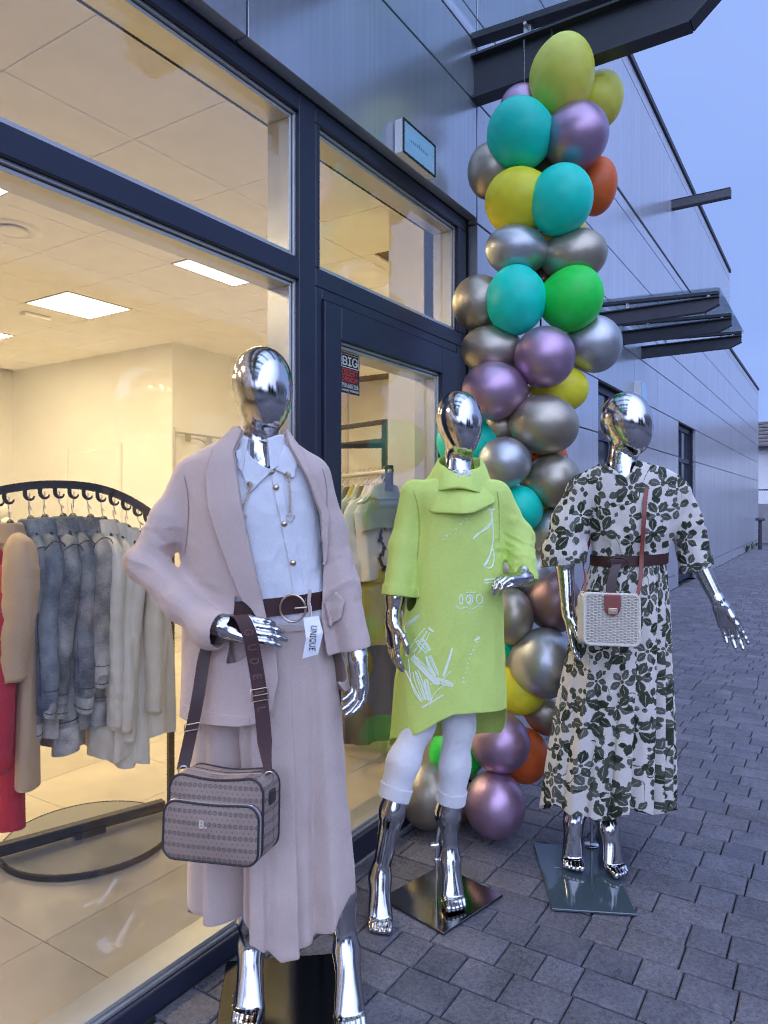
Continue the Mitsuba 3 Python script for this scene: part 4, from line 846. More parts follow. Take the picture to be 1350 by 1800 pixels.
V, Fc = wrinkle(V, Fc, .0018, 9, 3)
V, Fc = wrinkle(V, Fc, .013, 17, 8, fr(280, 975, .03), .10, [.85, .1, -.4]); V, Fc = wrinkle(V, Fc, .009, 18, 9, fr(325, 1065, .11), .09, [.8, .2, -.5]); V, Fc = wrinkle(V, Fc, .005, 10, 29, fr(400, 1150, .1), .16, [.6, 0, -.8]); V, Fc = wrinkle(V, Fc, .004, 20, 19, fr(600, 1030, .02), .16, [.9, .1, .5])
keep = openend(V, fr(390, 1110, .16), [.9, .35, -.1])
keep = np.minimum(keep, openend(V, fr(629, 1142, .05), [.22, .05, -1]))
keep = np.minimum(keep, np.maximum(np.linalg.norm((V - nk[1])[:, :2] / [1.0, 1.05], axis=1) - .068, fr(0, 840)[2] - V[:, 2]))
notsl = np.minimum(np.linalg.norm(V - fr(375, 1110, .15), axis=1), np.linalg.norm(V - fr(629, 1142, .05), axis=1)) - .085
opening = fpoly(fr, [(425, 750), (410, 795), (430, 900), (452, 1000), (470, 1085), (487, 1145), (492, 1190), (483, 1238), (462, 1264), (442, 1275), (442, 1400), (660, 1400), (660, 1228), (622, 1226), (606, 1226), (594, 1208), (573, 1150), (564, 1090), (566, 1000), (560, 905), (536, 838), (505, 787), (488, 750)])
keep = np.minimum(keep, np.maximum(polysd(V[:, [0, 2]], opening), -(V[:, 1] - .01) * 3) if True else keep)
hz = np.interp(V[:, 0], [fr(320, 0)[0], fr(440, 0)[0], fr(600, 0)[0], fr(625, 0)[0]], [fr(0, 1262, .06)[2], fr(0, 1276, .14)[2], fr(0, 1240, .1)[2], fr(0, 1222, .04)[2]])
keep = np.minimum(keep, np.maximum(V[:, 2] - hz, -notsl * 0 - 1))
bzm = clip((V, Fc), keep)
cl(M1, 'blazer', fr, solidify(bzm, .004), 'm_blazer')
lapL = fpoly(fr, [(404, 752), (374, 788), (362, 835), (372, 900), (394, 962), (424, 1042), (452, 1100), (474, 1100), (452, 1000), (430, 900), (409, 795), (424, 750)])
lapR = fpoly(fr, [(490, 752), (520, 788), (550, 845), (574, 905), (574, 985), (566, 1000), (559, 905), (536, 838), (504, 787), (487, 752)])
for k, lp in enumerate((lapL, lapR)): cl(M1, 'lapel', fr, patch(bzm, lp, .013, .008), 'm_blazer')
cl(M1, 'waist_tab', fr, patch(bzm, fpoly(fr, [(566, 1064), (590, 1042), (606, 1058), (600, 1092), (574, 1108)]), .012, .008), 'm_blazer')
cl(M1, 'hem_fold', fr, patch(bzm, fpoly(fr, [(310, 1243), (445, 1252), (445, 1290), (310, 1290)]), .0025, .003), 'm_blazer')
fb = Front(bzm)
mat('m_stitch', (.30, .225, .195), .9)
for pts in ([(317, 836), (324, 860), (327, 900), (324, 940), (317, 975)], [(563, 822), (570, 850), (572, 890), (570, 940)]): cl(M1, 'seam', fr, stroke(fb, fr, pts, .0013, .0018), 'm_stitch', False)
# shirt
sh = nets(Rows(fr, [r for r in brow if 775 <= r[0] <= 1080] + [(1110, 345, 578, .100)], 14, -9, -.015), .006); sh = wrinkle(*sh, .0035, 16, 23); sh = wrinkle(*sh, .007, 20, 24, fr(520, 1020, .1), .10, [.2, 0, 1])
V, Fc = sh; k2 = np.maximum(np.linalg.norm((V - nk[1])[:, :2], axis=1) - .062, fr(0, 835)[2] - V[:, 2])
k2 = np.minimum(k2, np.maximum(polysd(V[:, [0, 2]], fpoly(fr, [(424, 770), (436, 800), (456, 818), (472, 826), (482, 812), (490, 775)])), -V[:, 1] * 3))
shm = clip((V, Fc), k2); cl(M1, 'shirt', fr, solidify(shm, .003), 'm_shirt')
fs = Front(shm)
def collar(fr, c, r0, r1, ztop, zlow, gap, n=60):
    """standing collar folded over: open at the front by +-gap rad"""
    a = np.linspace(gap, 2 * np.pi - gap, n); V = []
    for rr, zz in ((r0, zlow), (r0, ztop - .008), (r0 + .004, ztop), (r0 + .010, ztop - .006), (r1, zlow + .004)):
        fall = np.exp(-(np.minimum(a, 2 * np.pi - a) / .55) ** 2) * (.030 if rr == r1 else 0) + .022 * np.exp(-(np.minimum(a, 2 * np.pi - a) / .9) ** 2)
        rad = rr + (.018 * np.exp(-(np.minimum(a, 2 * np.pi - a) / .6) ** 2) if rr == r1 else 0)
        V.append(np.stack([c[0] + rad * np.sin(a), c[1] + rad * np.cos(a), zz - fall], 1))
    return solidify(orientout((np.vstack(V), grid_faces(n, 5))), .0015)
cl(M1, 'shirt_collar', fr, collar(fr, fr(460, 790, .012), .056, .085, fr(0, 763)[2], fr(0, 812)[2], .42), 'm_shirt')
for pp in ([(424, 785), (442, 806), (462, 818), (478, 826), (441, 866), (424, 835), (411, 795)], [(492, 782), (486, 808), (480, 826), (513, 842), (517, 815), (507, 790)]): cl(M1, 'collar_leaf', fr, patch(shm, fpoly(fr, pp), .009, .006), 'm_shirt')
cl(M1, 'placket', fr, patch(shm, fpoly(fr, [(474, 826), (480, 860), (494, 925), (507, 990), (516, 1060), (536, 1060), (524, 990), (509, 925), (496, 860), (484, 826)]), .004, .003), 'm_shirt')
for x, y in ((475, 829), (484, 857), (499, 921), (514, 990)):
    q = fr(x, y, .1)[[0, 2]]; p = A_([q[0], fs(q)[0] + .004, q[1]])
    cl(M1, 'button', fr, orientout((lambda m: (np.stack([m[0][:, 0], m[0][:, 2], m[0][:, 1]], 1) + p, m[1]))(lathe([(0, .0045), (.006, .004), (.0085, .002), (.009, -.002), (0, -.003)], 20))), 'm_gold')
def chain(name, pts, r=.0042):
    q = A_([fr(x, y, .1)[[0, 2]] for x, y in pts]); n = 17; q = spline(q, n); P = np.stack([q[:, 0], fs(q) + .013, q[:, 1]], 1); m = []
    for i in range(n - 1):
        t = nrm(P[i + 1] - P[i]); s = nrm(np.cross(t, [0, 1, 0])) if i % 2 else A_([0, 1., 0]); L = np.linalg.norm(P[i + 1] - P[i]) * .68
        m.append(ringtube((P[i] + P[i + 1]) / 2, t * L, s * r, .0011, 14, 6))
    e = P[-1]; h = [e + A_([.011 * math.sin(a) ** 3 * 1.0, 0, -.012 + .0008 * (13 * math.cos(a) - 5 * math.cos(2 * a) - 2 * math.cos(3 * a))]) for a in np.linspace(0, 2 * np.pi, 30)]
    m.append(tube(h, .0014, 6)); b = P[0]
    m += [ringtube(b, [.007, 0, 0], [0, 0, .007], .0018, 16, 6), ringtube(b, [.003, 0, 0], [0, 0, .003], .0018, 12, 6)]
    cl(M1, name, fr, join(m), 'm_gold')
chain('collar_chain', [(440, 852), (436, 872), (430, 890), (428, 902)]); chain('collar_chain', [(504, 834), (508, 860), (510, 885), (510, 903)])
# belt, tag
def belt(fr, key, rows, y0, y1, tiltpx, thick, m, name='belt', n=90):
    """band between heights y0 (top) and y1, falling by tiltpx from right to left"""
    R_ = Rows(fr, rows); a = np.linspace(-np.pi, np.pi, n, endpoint=False); V = []
    for yy, o in ((y0, 0), (y0, thick), (y1, thick), (y1, 0)):
        z = fr(0, yy)[2] + np.sin(a) * tiltpx / FL * fr.D; c, aa, bb, oo = R_.sec(z); V.append(np.stack([c + (aa + o) * np.sin(a), oo + (bb + o) * np.cos(a), z], 1))
    return cl(key, name, fr, orientout((np.vstack(V), grid_faces(n, 4, True))), m, 40)
wr_ = [(1030, 338, 578, .107), (1060, 338, 578, .106), (1090, 338, 578, .106), (1120, 336, 580, .108)]
B1 = belt(fr, M1, wr_, 1046, 1076, 11, .006, 'm_belt')
bc = fr(515, 1069, .113)
part(M1, 'buckle', TW(fr, join([ringtube(bc + [0, .004, 0], [.034, .002, .003], [-.003, 0, .036], .0032, 48, 8), tube([bc + [.006, .008, .001], bc + [.038, .007, .003]], .0028, 8)])), 'm_gold', True)
cl(M1, 'belt_loop', fr, ribbon([fr(545, 1036, .108), fr(543, 1058, .112), fr(546, 1084, .108)], [1, 0, 0], .0045, .0012, [0, 1, 0]), 'm_skirt', 40)
tg = [fr(533, 1086, .135), fr(560, 1083, .135), fr(568, 1112, .15), fr(559, 1150, .142), fr(531, 1158, .142), fr(538, 1122, .15)]
TGc = sum(tg) / 6
cl(M1, 'price_tag', fr, ((lambda v: (np.vstack([v, v - [0, .0012, 0]]), A_([[0, 1, 2], [0, 2, 5], [5, 2, 3], [5, 3, 4], [6, 8, 7], [6, 11, 8], [11, 9, 8], [11, 10, 9]])))(A_(tg))), 'm_tag', False, 'white folded price tag hanging from the belt')
tm = meshkit.text_mesh('UNIQUE', .0165, .0004); tv = np.array(tm.vertices); tv[:, 0] *= .066 / np.ptp(tv[:, 0]); tv[:, 0] -= tv[:, 0].mean(); tv[:, 1] -= .008
dn = nrm(fr(546, 1152, .143) - fr(551, 1092, .139)); ac = nrm(np.cross([0, 1, 0], dn)); ac = ac if ac[0] > 0 else -ac
P = fr(550, 1122, .1525) + tv[:, :1] * dn - tv[:, 1:2] * -ac * 1.0; P[:, 1] += .0012 - np.abs((P - fr(550, 1118, .15)) @ dn) * .22 + tv[:, 2]
cl(M1, 'tag_lettering', fr, (P, np.array(tm.faces)), 'm_ink', False)
cl(M1, 'tag_string', fr, tube(spline([fr(545, 1060, .112), fr(548, 1075, .128), fr(546, 1090, .137)], 10), .0008, 5), 'm_tag')
# skirt
srow = [(1075, 350, 570, .092), (1105, 348, 572, .095), (1180, 346, 590, .104), (1280, 342, 602, .118), (1450, 334, 617, .150), (1560, 333, 626, .182), (1690, 335, 630, .190)]
hemf = [(330, 1632), (400, 1637), (412, 1618), (426, 1640), (455, 1650), (500, 1684), (545, 1676), (588, 1667), (600, 1630), (630, 1590)]
sk, suv = pleated(fr, srow, (hemf, [(330, 1600), (630, 1570)]), [(413, .80, .105, 0), (457, .30, .20, -1), (548, .20, .26, 1), (594, .26, .20, -1), (489, .10, .12, 1), (520, .05, .12, 0), (365, .12, .10, 0), ((2.4,), .15, .2, 0), ((-2.2,), .15, .2, 0), ((3.0,), .15, .2, 0)], nu=600, nv=90, seed=4, waves=((9, .012, 1.5), (17, .006, 1.2)))
sk = orientout(sk); sk = wrinkle(*sk, .0035, 10, 33)
cl(M1, 'skirt', fr, solidify(sk, .003), 'm_skirt')
belt(fr, M1, srow, 1077, 1102, 2, .0035, 'm_skirt', 'waistband')

# ============================ 2: lime tunic
F2 = Frame(2.55); fr = F2
M2 = thing('mannequin', 'chrome mannequin in lime green tunic and white trousers, in front of the balloons', 'mannequin')
hc = fr(808, 743); hf = A_([math.sin(.38), math.cos(.38), -.03]); nk = [fr(806, 780, -.02), fr(806, 835, -.015)]
headf = union([head(hc, hf, [-.05, .02, 1], .99), union([cone(nk[0], .046, (nk[0] + nk[1]) / 2, .044), cone((nk[0] + nk[1]) / 2, .044, nk[1], .054), cone(nk[1], .052, fr(810, 862, .01), .062)], .03)], .02)
lw = fr(690, 1092, .085); larm = union([union([cone(fr(729, 868), .03, fr(709, 960, .02), .028), cone(fr(709, 960, .02), .030, fr(694, 1050, .065), .030), cone(fr(694, 1050, .065), .030, lw, .024)], .02), hand(lw, [.03, .10, -1], [.55, -.25, 0], 1, curls=[.22, .28, .3, .3], sc=.98, thumb=1.15)], .012)
rw = fr(921, 1016, .10); rarm = union([union([cone(fr(871, 870), .03, fr(912, 945, -.015), .028), cone(fr(912, 945, -.015), .028, fr(918, 985, .03), .027), cone(fr(918, 985, .03), .027, rw, .024)], .02), hand(rw, [-.85, .42, .02], [-.05, -.10, -1], 1, curls=[.85, .80, .78, .75], sc=.86, spread=.9, thumb=.6)], .012)
torso = union([cone(fr(735, 868), .035, fr(865, 868), .035), cone(fr(806, 900), .075, fr(805, 1050), .07), cone(fr(785, 1150), .07, fr(820, 1150), .07)], .05)
la, lb = fr(668, 1556, .115), fr(667, 1618, .185); la[2] = .125; lb[2] = .026
lleg = union([union([cone(fr(712, 1335, .10), .038, fr(690, 1425, .12), .040), cone(fr(690, 1425, .12), .041, la, .027)], .03), foot(la, [.05, 1, 0], lb, -1)], .015)
ra, rb = fr(790, 1522, .015), fr(797, 1574, .075); ra[2] = .135; rb[2] = .038
rleg = union([union([cone(fr(801, 1340, .01), .038, fr(788, 1430, .0), .042), cone(fr(788, 1430, .0), .042, ra, .027)], .03), foot(ra, [.12, 1, 0], rb, 1)], .015)
chrome(M2, fr, [(headf, .005), (larm, .0035), (rarm, .0035), (torso, .014), (lleg, .004), (rleg, .004)])
plate(M2, (.455, 2.05), (.0715, .317), (-.285, .064), 'm_mirror')
rod = fr(768, 1595, .03); cl(M2, 'support_rod', fr, join([tube([[rod[0] - .002, rod[1], .01], [rod[0] - .002, rod[1], .20], [fr(785, 1450)[0], .0, .36]], .0055, 10), tube([[rod[0] - .002, rod[1], .135], [rod[0] - .002, rod[1], .15]], .010, 12), tube([[rod[0] - .022, rod[1] + .0, .195], [rod[0] + .006, rod[1], .195]], .009, 10)]), 'm_silver')
# trousers
tl = union([cone(fr(768, 1190, .0), .060, fr(736, 1275, .06), .052), cone(fr(736, 1275, .06), .052, fr(709, 1340, .10), .049), cone(fr(708, 1340, .10), .056, fr(682, 1440, .125), .046)], .03)
trr = union([cone(fr(812, 1190, -.01), .060, fr(807, 1275, .01), .054), cone(fr(807, 1275, .01), .054, fr(799, 1345, .01), .049), cone(fr(800, 1345, .01), .055, fr(788, 1440, .0), .045)], .03)
for k, (sd, c0, c1, seed) in enumerate(((tl, fr(690, 1402, .12), fr(708, 1340, .10), 5), (trr, fr(790, 1406, .0), fr(800, 1345, .01), 6))):
    m = nets(sd, .0058); d = nrm(c0 - c1); m = wrinkle(*m, .0015, 12, seed); m = wrinkle(*m, .0030, 22, seed + 1, c1 + [0, .03, .06], .14, [.9, .2, .45])
    hem_ = clip(m, -((m[0] - c0) @ d)); cl(M2, 'trouser_leg', fr, solidify(hem_, .003), 'm_trouser')
    V, Fc = m; N = vnormals(V, Fc); s_ = (V - c0) @ d; band = clip((V + N * .0055, Fc), .003 - np.abs(s_ + .020) + .019); cl(M2, 'turn_up', fr, solidify(band, .004), 'm_trouser')
# tunic
trow = [(838, 768, 848, .070), (850, 732, 872, .088), (868, 716, 886, .102), (920, 728, 884, .118), (1000, 722, 884, .124), (1100, 708, 886, .128), (1200, 694, 888, .145), (1330, 682, 893, .165)]
tL = union([cone(fr(729, 868, -.005), .052, fr(709, 960, .02), .047), cone(fr(709, 960, .02), .047, fr(692, 1075, .07), .046)], .028); tL = cutend(tL, fr(695, 1048, .065), [-.12, .15, -1])
tR = union([cone(fr(871, 870, -.005), .052, fr(912, 945, -.015), .050), cone(fr(912, 945, -.015), .050, fr(918, 985, .03), .044), cone(fr(918, 985, .03), .044, fr(924, 1050, .10), .044)], .028); tR = cutend(tR, fr(922, 1022, .085), [.1, .45, -1])
m = nets(union([Rows(fr, trow), tL, tR], .028), .0058); V, Fc = wrinkle(*m, .0022, 8, 51)
V, Fc = wrinkle(V, Fc, .012, 20, 52, fr(905, 965, .03), .11, [.8, .2, -.5]); V, Fc = wrinkle(V, Fc, .010, 7, 54, fr(800, 1180, .1), .30, [.05, 0, 1]); V, Fc = wrinkle(V, Fc, .004, 14, 55, fr(705, 960, .03), .16, [.3, 0, 1])
cuffL, cuffR = fr(695, 1048, .065), fr(922, 1022, .085)
keep = np.minimum(openend(V, cuffL, [-.12, .15, -1], .075), openend(V, cuffR, [.1, .45, -1], .075))
keep = np.minimum(keep, np.maximum(np.linalg.norm((V - nk[1])[:, :2], axis=1) - .062, fr(0, 868)[2] - V[:, 2]))
xr = [fr(q, 0)[0] for q in (684, 690, 735, 765, 790, 830, 895)]
zf = np.interp(V[:, 0], xr, [fr(0, q, .1)[2] for q in (1309, 1306, 1283, 1262, 1249, 1247, 1253)]); zb = np.interp(V[:, 0], xr, [fr(0, q, -.1)[2] for q in (1306, 1304, 1304, 1304, 1302, 1300, 1280)])
s_ = smooth = np.clip((V[:, 1] + .07) / .12, 0, 1); s_ = s_ * s_ * (3 - 2 * s_)
keep = np.minimum(keep, V[:, 2] - (zf * s_ + zb * (1 - s_)))
mat('m_limestitch', (.33, .44, .07), .9); tn = clip((V, Fc), keep); cl(M2, 'tunic', fr, solidify(tn, .003), 'm_lime')
ft = Front(tn)
for c, d, ln in ((cuffL, [-.12, .15, -1], .026), (cuffR, [.1, .45, -1], .020)):
    N = vnormals(V, Fc); d = nrm(d); q = (V - c) @ d; far = np.linalg.norm(V - c, axis=1)
    b = clip((V + N * .005, Fc), np.minimum(np.minimum(-.003 - q, q + ln + .012), .085 - far)); cl(M2, 'cuff', fr, solidify(b, .004), 'm_lime')
def cowl(c, a, b, tz, rt, rh, seed, n=120, k=16):
    """a soft roll of cloth round the neck: centre c, half axes a and b, front lower than back by tz"""
    rg = np.random.default_rng(seed); ph = rg.random(5) * 6.28; t = np.linspace(0, 2 * np.pi, n, endpoint=False); V = []
    for q in t:
        w = 1 + .05 * math.sin(3 * q + ph[0]) + .03 * math.sin(7 * q + ph[1]); fr_ = .5 + .5 * math.cos(q)
        cc = A_([c[0] + a * w * math.sin(q), c[1] + b * w * math.cos(q), c[2] - tz * fr_ + .006 * math.sin(2 * q + ph[2])]); o = A_([math.sin(q), math.cos(q), 0])
        e = np.arange(k) * 2 * np.pi / k; hh = rh * (1 + .25 * math.sin(2 * q + ph[3]) + .10 * math.sin(5 * q + ph[4]))
        V.append(cc + np.cos(e)[:, None] * rt * o + np.sin(e)[:, None] * (hh * UP + o * -.022))
    V = np.vstack(V); q = np.arange(n * k).reshape(n, k); f = np.stack([q, np.roll(q, -1, 1), np.roll(np.roll(q, -1, 1), -1, 0), np.roll(q, -1, 0)], -1).reshape(-1, 4)
    return orientout((V, np.vstack([f[:, [0, 1, 2]], f[:, [0, 2, 3]]])))
cw = cowl(fr(808, 836, .015), .112, .110, .088, .008, .044, 3); cw = wrinkle(*cw, .004, 22, 61); cl(M2, 'cowl_collar', fr, cw, 'm_lime')
cw = cowl(fr(808, 815, .005), .096, .094, .070, .007, .040, 8); cw = wrinkle(*cw, .004, 22, 62); cl(M2, 'cowl_collar', fr, cw, 'm_lime')
def fringe(seed):
    rg = np.random.default_rng(seed); m = []
    for k in range(26):
        x, y = 798 + rg.random() * 26, 826 + rg.random() * 14; p = fr(x, y, .07 + .02 * rg.random()); m.append(tube(spline([p, p + A_([rg.normal(0, .008), .006, rg.normal(0, .006)]), p + A_([rg.normal(0, .012), .004, rg.normal(-.006, .006)])], 6), .0022, 5))
    return join(m)
for pts in ([(727, 862), (735, 890), (738, 930), (734, 985)], [(877, 864), (880, 890), (881, 925), (880, 950)]): cl(M2, 'seam', fr, stroke(ft, fr, pts, .0014, .0018), 'm_limestitch', False)
cl(M2, 'neck_trim', fr, fringe(4), 'm_tag')
S = lambda pts, r=.0016: stroke(ft, fr, pts, r)
rg = np.random.default_rng(9); ST_ = []
dots = lambda pts, r: [S([p, (p[0] + 2.5 + rg.random() * 3, p[1] - 1 + 3 * rg.random())], r * (.6 + .9 * rg.random())) for p in pts]
# scribbled insects, numerals and dashes of the print
ST_ += dots([(777, 948), (782, 941), (787, 937), (793, 932), (799, 929), (806, 921), (810, 915), (816, 911), (820, 905), (824, 899), (829, 893), (840, 897), (848, 896)], .0016)
ST_ += [S([(831, 947), (845, 935), (860, 925), (866, 905), (863, 893)], .0022), S([(835, 944), (850, 930), (864, 918)], .0012), S([(857, 893), (866, 897), (872, 893)], .002), S([(864, 900), (868, 930), (866, 960), (850, 993)], .0018), S([(849, 993), (858, 985), (866, 965), (868, 990), (850, 995)], .0022), S([(850, 1019), (872, 1018)], .003), S([(850, 1024), (872, 1024)], .002)]
for cx in (809, 824, 842):
    a = np.linspace(0, 6.28, 14); w = 4 if cx == 809 else 7; ST_.append(S([(cx + w * .8 * math.sin(q), 1052 - 8 * math.cos(q)) for q in a], .0018))
ST_.append(S([(822, 1046), (826, 1052), (822, 1058)], .0022)); ST_.append(S([(817, 1040), (834, 1040)], .0016))
ST_ += [S([(795, 1068), (802, 1064), (808, 1069), (816, 1065), (824, 1069), (834, 1066), (846, 1067)], .0013)]
def scrib(p, q, n, w, r=.0016):
    out = []
    for k in range(n):
        d = A_(q) - A_(p); s = A_([-d[1], d[0]]) / np.linalg.norm(d); o = s * (rg.random() - .5) * w; out.append(S([tuple(A_(p) + o + d * .05 * rg.random()), tuple((A_(p) + A_(q)) / 2 + o * 1.2 + s * rg.normal(0, 1.2)), tuple(A_(q) + o * .7 - d * .08 * rg.random())], r))
    return out
ST_ += scrib((710, 1112), (740, 1082), 7, 8) + scrib((726, 1150), (752, 1106), 5, 16) + scrib((735, 1125), (752, 1145), 8, 24) + scrib((724, 1155), (770, 1200), 7, 10) + scrib((752, 1150), (768, 1185), 6, 10) + scrib((730, 1178), (748, 1228), 6, 12) + scrib((748, 1190), (756, 1228), 5, 10) + scrib((776, 1185), (793, 1135), 4, 5) + scrib((765, 1190), (795, 1200), 7, 8) + scrib((740, 1240), (780, 1214), 3, 4) + scrib((712, 1180), (742, 1232), 2, 3) + scrib((706, 1080), (714, 1160), 3, 6) + scrib((752, 1103), (762, 1110), 3, 6)
ST_ += [S([(718, 1160), (722, 1195), (735, 1225), (742, 1230)]), S([(750, 1200), (775, 1190), (790, 1175)], .0014), S([(755, 1236), (762, 1215), (790, 1195)], .0014)]
ST_ += dots([(838, 1121), (834, 1127), (831, 1134), (828, 1140), (824, 1147), (822, 1154), (818, 1162), (816, 1170), (815, 1178), (811, 1186), (810, 1193)], .0018) + [S([(833, 1124), (842, 1118)], .003)]
tag(cl(M2, 'white_print', fr, join(ST_), 'm_print', False), kind='stuff')

# ============================ 3: floral dress
F3 = Frame(2.78); fr = F3
M3 = thing('mannequin', 'chrome mannequin in long dark leaf print dress with brown belt, farthest from the window', 'mannequin')
hc = fr(1103, 744); hf = A_([math.sin(.72), math.cos(.72), -.04]); nk = [fr(1094, 785, -.02), fr(1094, 825, -.015)]
headf = union([head(hc, hf, [-.05, .02, 1], 1.07), union([cone(nk[0], .048, (nk[0] + nk[1]) / 2, .046), cone((nk[0] + nk[1]) / 2, .046, nk[1], .056), cone(nk[1], .055, fr(1096, 852, .01), .068)], .03)], .02)
lw = fr(999, 1078, .06); larm = union([union([cone(fr(1019, 866), .03, fr(992, 985, .02), .036), cone(fr(992, 985, .02), .036, lw, .025)], .02), hand(lw, [.10, .12, -1], [.85, .2, .1], 1, curls=[.16, .2, .22, .22], sc=1.0, thumb=.9)], .012)
rw = fr(1266, 1064, .03); rarm = union([union([cone(fr(1188, 868), .03, fr(1226, 985, -.02), .036), cone(fr(1226, 985, -.02), .036, rw, .025)], .02), hand(rw, [.40, .05, -.9], [-.45, .8, -.1], -1, curls=[.14, .18, .20, .20], sc=1.02, spread=.8, thumb=.55)], .012)
torso = union([cone(fr(1028, 870), .035, fr(1180, 870), .035), cone(fr(1100, 900), .078, fr(1104, 1000), .075), cone(fr(1075, 1120), .085, fr(1130, 1120), .085), cone(fr(1070, 1120), .08, fr(1014, 1390), .055), cone(fr(1110, 1120), .08, fr(1066, 1390), .055)], .05)
la, lb = fr(1008, 1478, .0), fr(1006, 1524, .045); la[2] = .165; lb[2] = .042
lleg = union([union([cone(fr(1014, 1360, -.02), .054, fr(1014, 1420, -.02), .043), cone(fr(1014, 1420, -.02), .043, la, .029)], .03), foot(la, [-.15, 1, 0], lb, -1)], .015)
ra, rb = fr(1068, 1490, .035), fr(1079, 1534, .085); ra[2] = .150; rb[2] = .038
rleg = union([union([cone(fr(1066, 1360, -.01), .054, fr(1062, 1430, -.01), .042), cone(fr(1062, 1430, -.01), .042, ra, .028)], .03), foot(ra, [.30, 1, 0], rb, 1)], .015)
chrome(M3, fr, [(headf, .005), (larm, .0035), (rarm, .0035), (torso, .014), (lleg, .004), (rleg, .004)])
c0, c1, c2 = onZ(970, 1597, .011), onZ(1120, 1607, .011), onZ(938, 1482, .011)
plate(M3, c0[:2], (c1 - c0)[:2], (c2 - c0)[:2], 'm_plateglass')
rq = fr(1040, 1500, -.12); cl(M3, 'support_rod', fr, join([tube([[rq[0], rq[1], .01], [rq[0], rq[1], .30], [fr(1060, 0)[0], 0, .42]], .006, 10), tube([[rq[0], rq[1], .011], [rq[0], rq[1], .02]], .028, 20)]), 'm_silver')
drow = [(812, 1068, 1126, .058), (824, 1036, 1168, .078), (840, 1012, 1196, .095), (880, 1018, 1197, .112), (930, 1034, 1186, .124), (968, 1042, 1170, .110), (1005, 1042, 1168, .104)]
dl = union([cone(fr(1019, 866, -.005), .058, fr(1000, 920, .0), .066), cone(fr(1000, 920, .0), .066, fr(990, 975, .01), .080), cone(fr(990, 975, .01), .080, fr(990, 1030, .02), .088)], .03); dl = cutend(dl, fr(992, 994, .02), [.12, .1, -1])
dr2 = union([cone(fr(1188, 868, -.005), .058, fr(1208, 925, -.015), .060), cone(fr(1208, 925, -.015), .060, fr(1234, 1040, -.0), .064)], .03); dr2 = cutend(dr2, fr(1226, 1000, -.005), [.35, .05, -1])
m = nets(union([Rows(fr, drow), dl, dr2], .026), .0058); V, Fc = wrinkle(*m, .005, 13, 71)
V, Fc = wrinkle(V, Fc, .015, 16, 72, fr(990, 960, .03), .14, [.1, 0, 1]); V, Fc = wrinkle(V, Fc, .014, 18, 73, fr(1100, 950, .1), .13, [.1, 0, 1]); V, Fc = wrinkle(V, Fc, .009, 18, 74, fr(1222, 950, .0), .12, [.3, 0, 1])
sL, sR = fr(992, 994, .02), fr(1226, 1000, -.005)
keep = np.minimum(openend(V, sL, [.12, .1, -1], .13), openend(V, sR, [.35, .05, -1], .11))
keep = np.minimum(keep, np.maximum(np.linalg.norm((V - nk[1])[:, :2], axis=1) - .070, fr(0, 850)[2] - V[:, 2]))
keep = np.minimum(keep, np.maximum(polysd(V[:, [0, 2]], fpoly(fr, [(1060, 800), (1078, 822), (1100, 840), (1116, 824), (1132, 800)])), -V[:, 1] * 3))
inb = np.abs(V[:, 0] - fr(1105, 0)[0]) < fr(1170, 0)[0] - fr(1105, 0)[0] + .01
keep = np.minimum(keep, np.where(inb & (np.linalg.norm(V - sL, axis=1) > .12) & (np.linalg.norm(V - sR, axis=1) > .12), V[:, 2] - fr(0, 1000)[2], 1))
bo = clip((V, Fc), keep); b2 = solidify(bo, .003)
uvf = lambda q: np.stack([q[:, 0] + .45 * q[:, 1], q[:, 2]], 1)
cl(M3, 'dress_bodice', fr, b2, 'm_dress', True, uv=uvf(b2[0]))
NB = patch(bo, fpoly(fr, [(1050, 805), (1072, 826), (1099, 846), (1120, 828), (1140, 805), (1133, 800), (1116, 824), (1100, 838), (1078, 821), (1060, 800)]), .004, .003); cl(M3, 'neck_band', fr, NB, 'm_dress', True, uv=uvf(NB[0]))
krow = [(978, 1043, 1168, .103), (1000, 1036, 1170, .112), (1060, 1016, 1174, .138), (1150, 996, 1177, .160), (1300, 968, 1181, .19), (1450, 947, 1180, .21)]
hemf = [(945, 1418), (955, 1430), (1000, 1436), (1062, 1440), (1078, 1424), (1125, 1422), (1150, 1434), (1175, 1447), (1182, 1440)]
sk, suv = pleated(fr, krow, (hemf, [(945, 1418), (1182, 1425)]), [(1139, .55, .11, 0), (1160, .14, .08, 0), (1075, .20, .16, 1), (1040, .07, .12, -1), (1000, .08, .10, 0), ((2.2,), .15, .2, 0), ((-2.2,), .15, .2, 0)], nu=600, nv=90, seed=14, waves=((9, .034, .9), (17, .020, .7), (31, .008, .3)))
f0 = sk[1]; sk = orientout(sk); s2 = solidify(sk, .003); cl(M3, 'dress_skirt', fr, s2, 'm_dress', True, uv=np.vstack([suv, suv]))
belt(fr, M3, [(950, 1040, 1172, .112), (985, 1042, 1169, .107), (1010, 1036, 1170, .114)], 973, 991, 3, .007, 'm_belt')
bc = fr(1086, 989, .122); cl(M3, 'belt_buckle', fr, join([ringtube(bc, [.034, .004, .002], [0, 0, .019], .0038, 40, 8), obox(bc + [0, .002, 0], A_([.030, 0, 0]), A_([0, .003, 0]), A_([0, 0, .014]), .002)]), 'm_belt')
cl(M3, 'belt_tail', fr, ribbon(spline([fr(1084, 992, .126), fr(1078, 1010, .142), fr(1074, 1030, .152), fr(1075, 1046, .158)], 14), [1, 0, .1], .018, .0016, [0, 1, 0]), 'm_belt', 40)
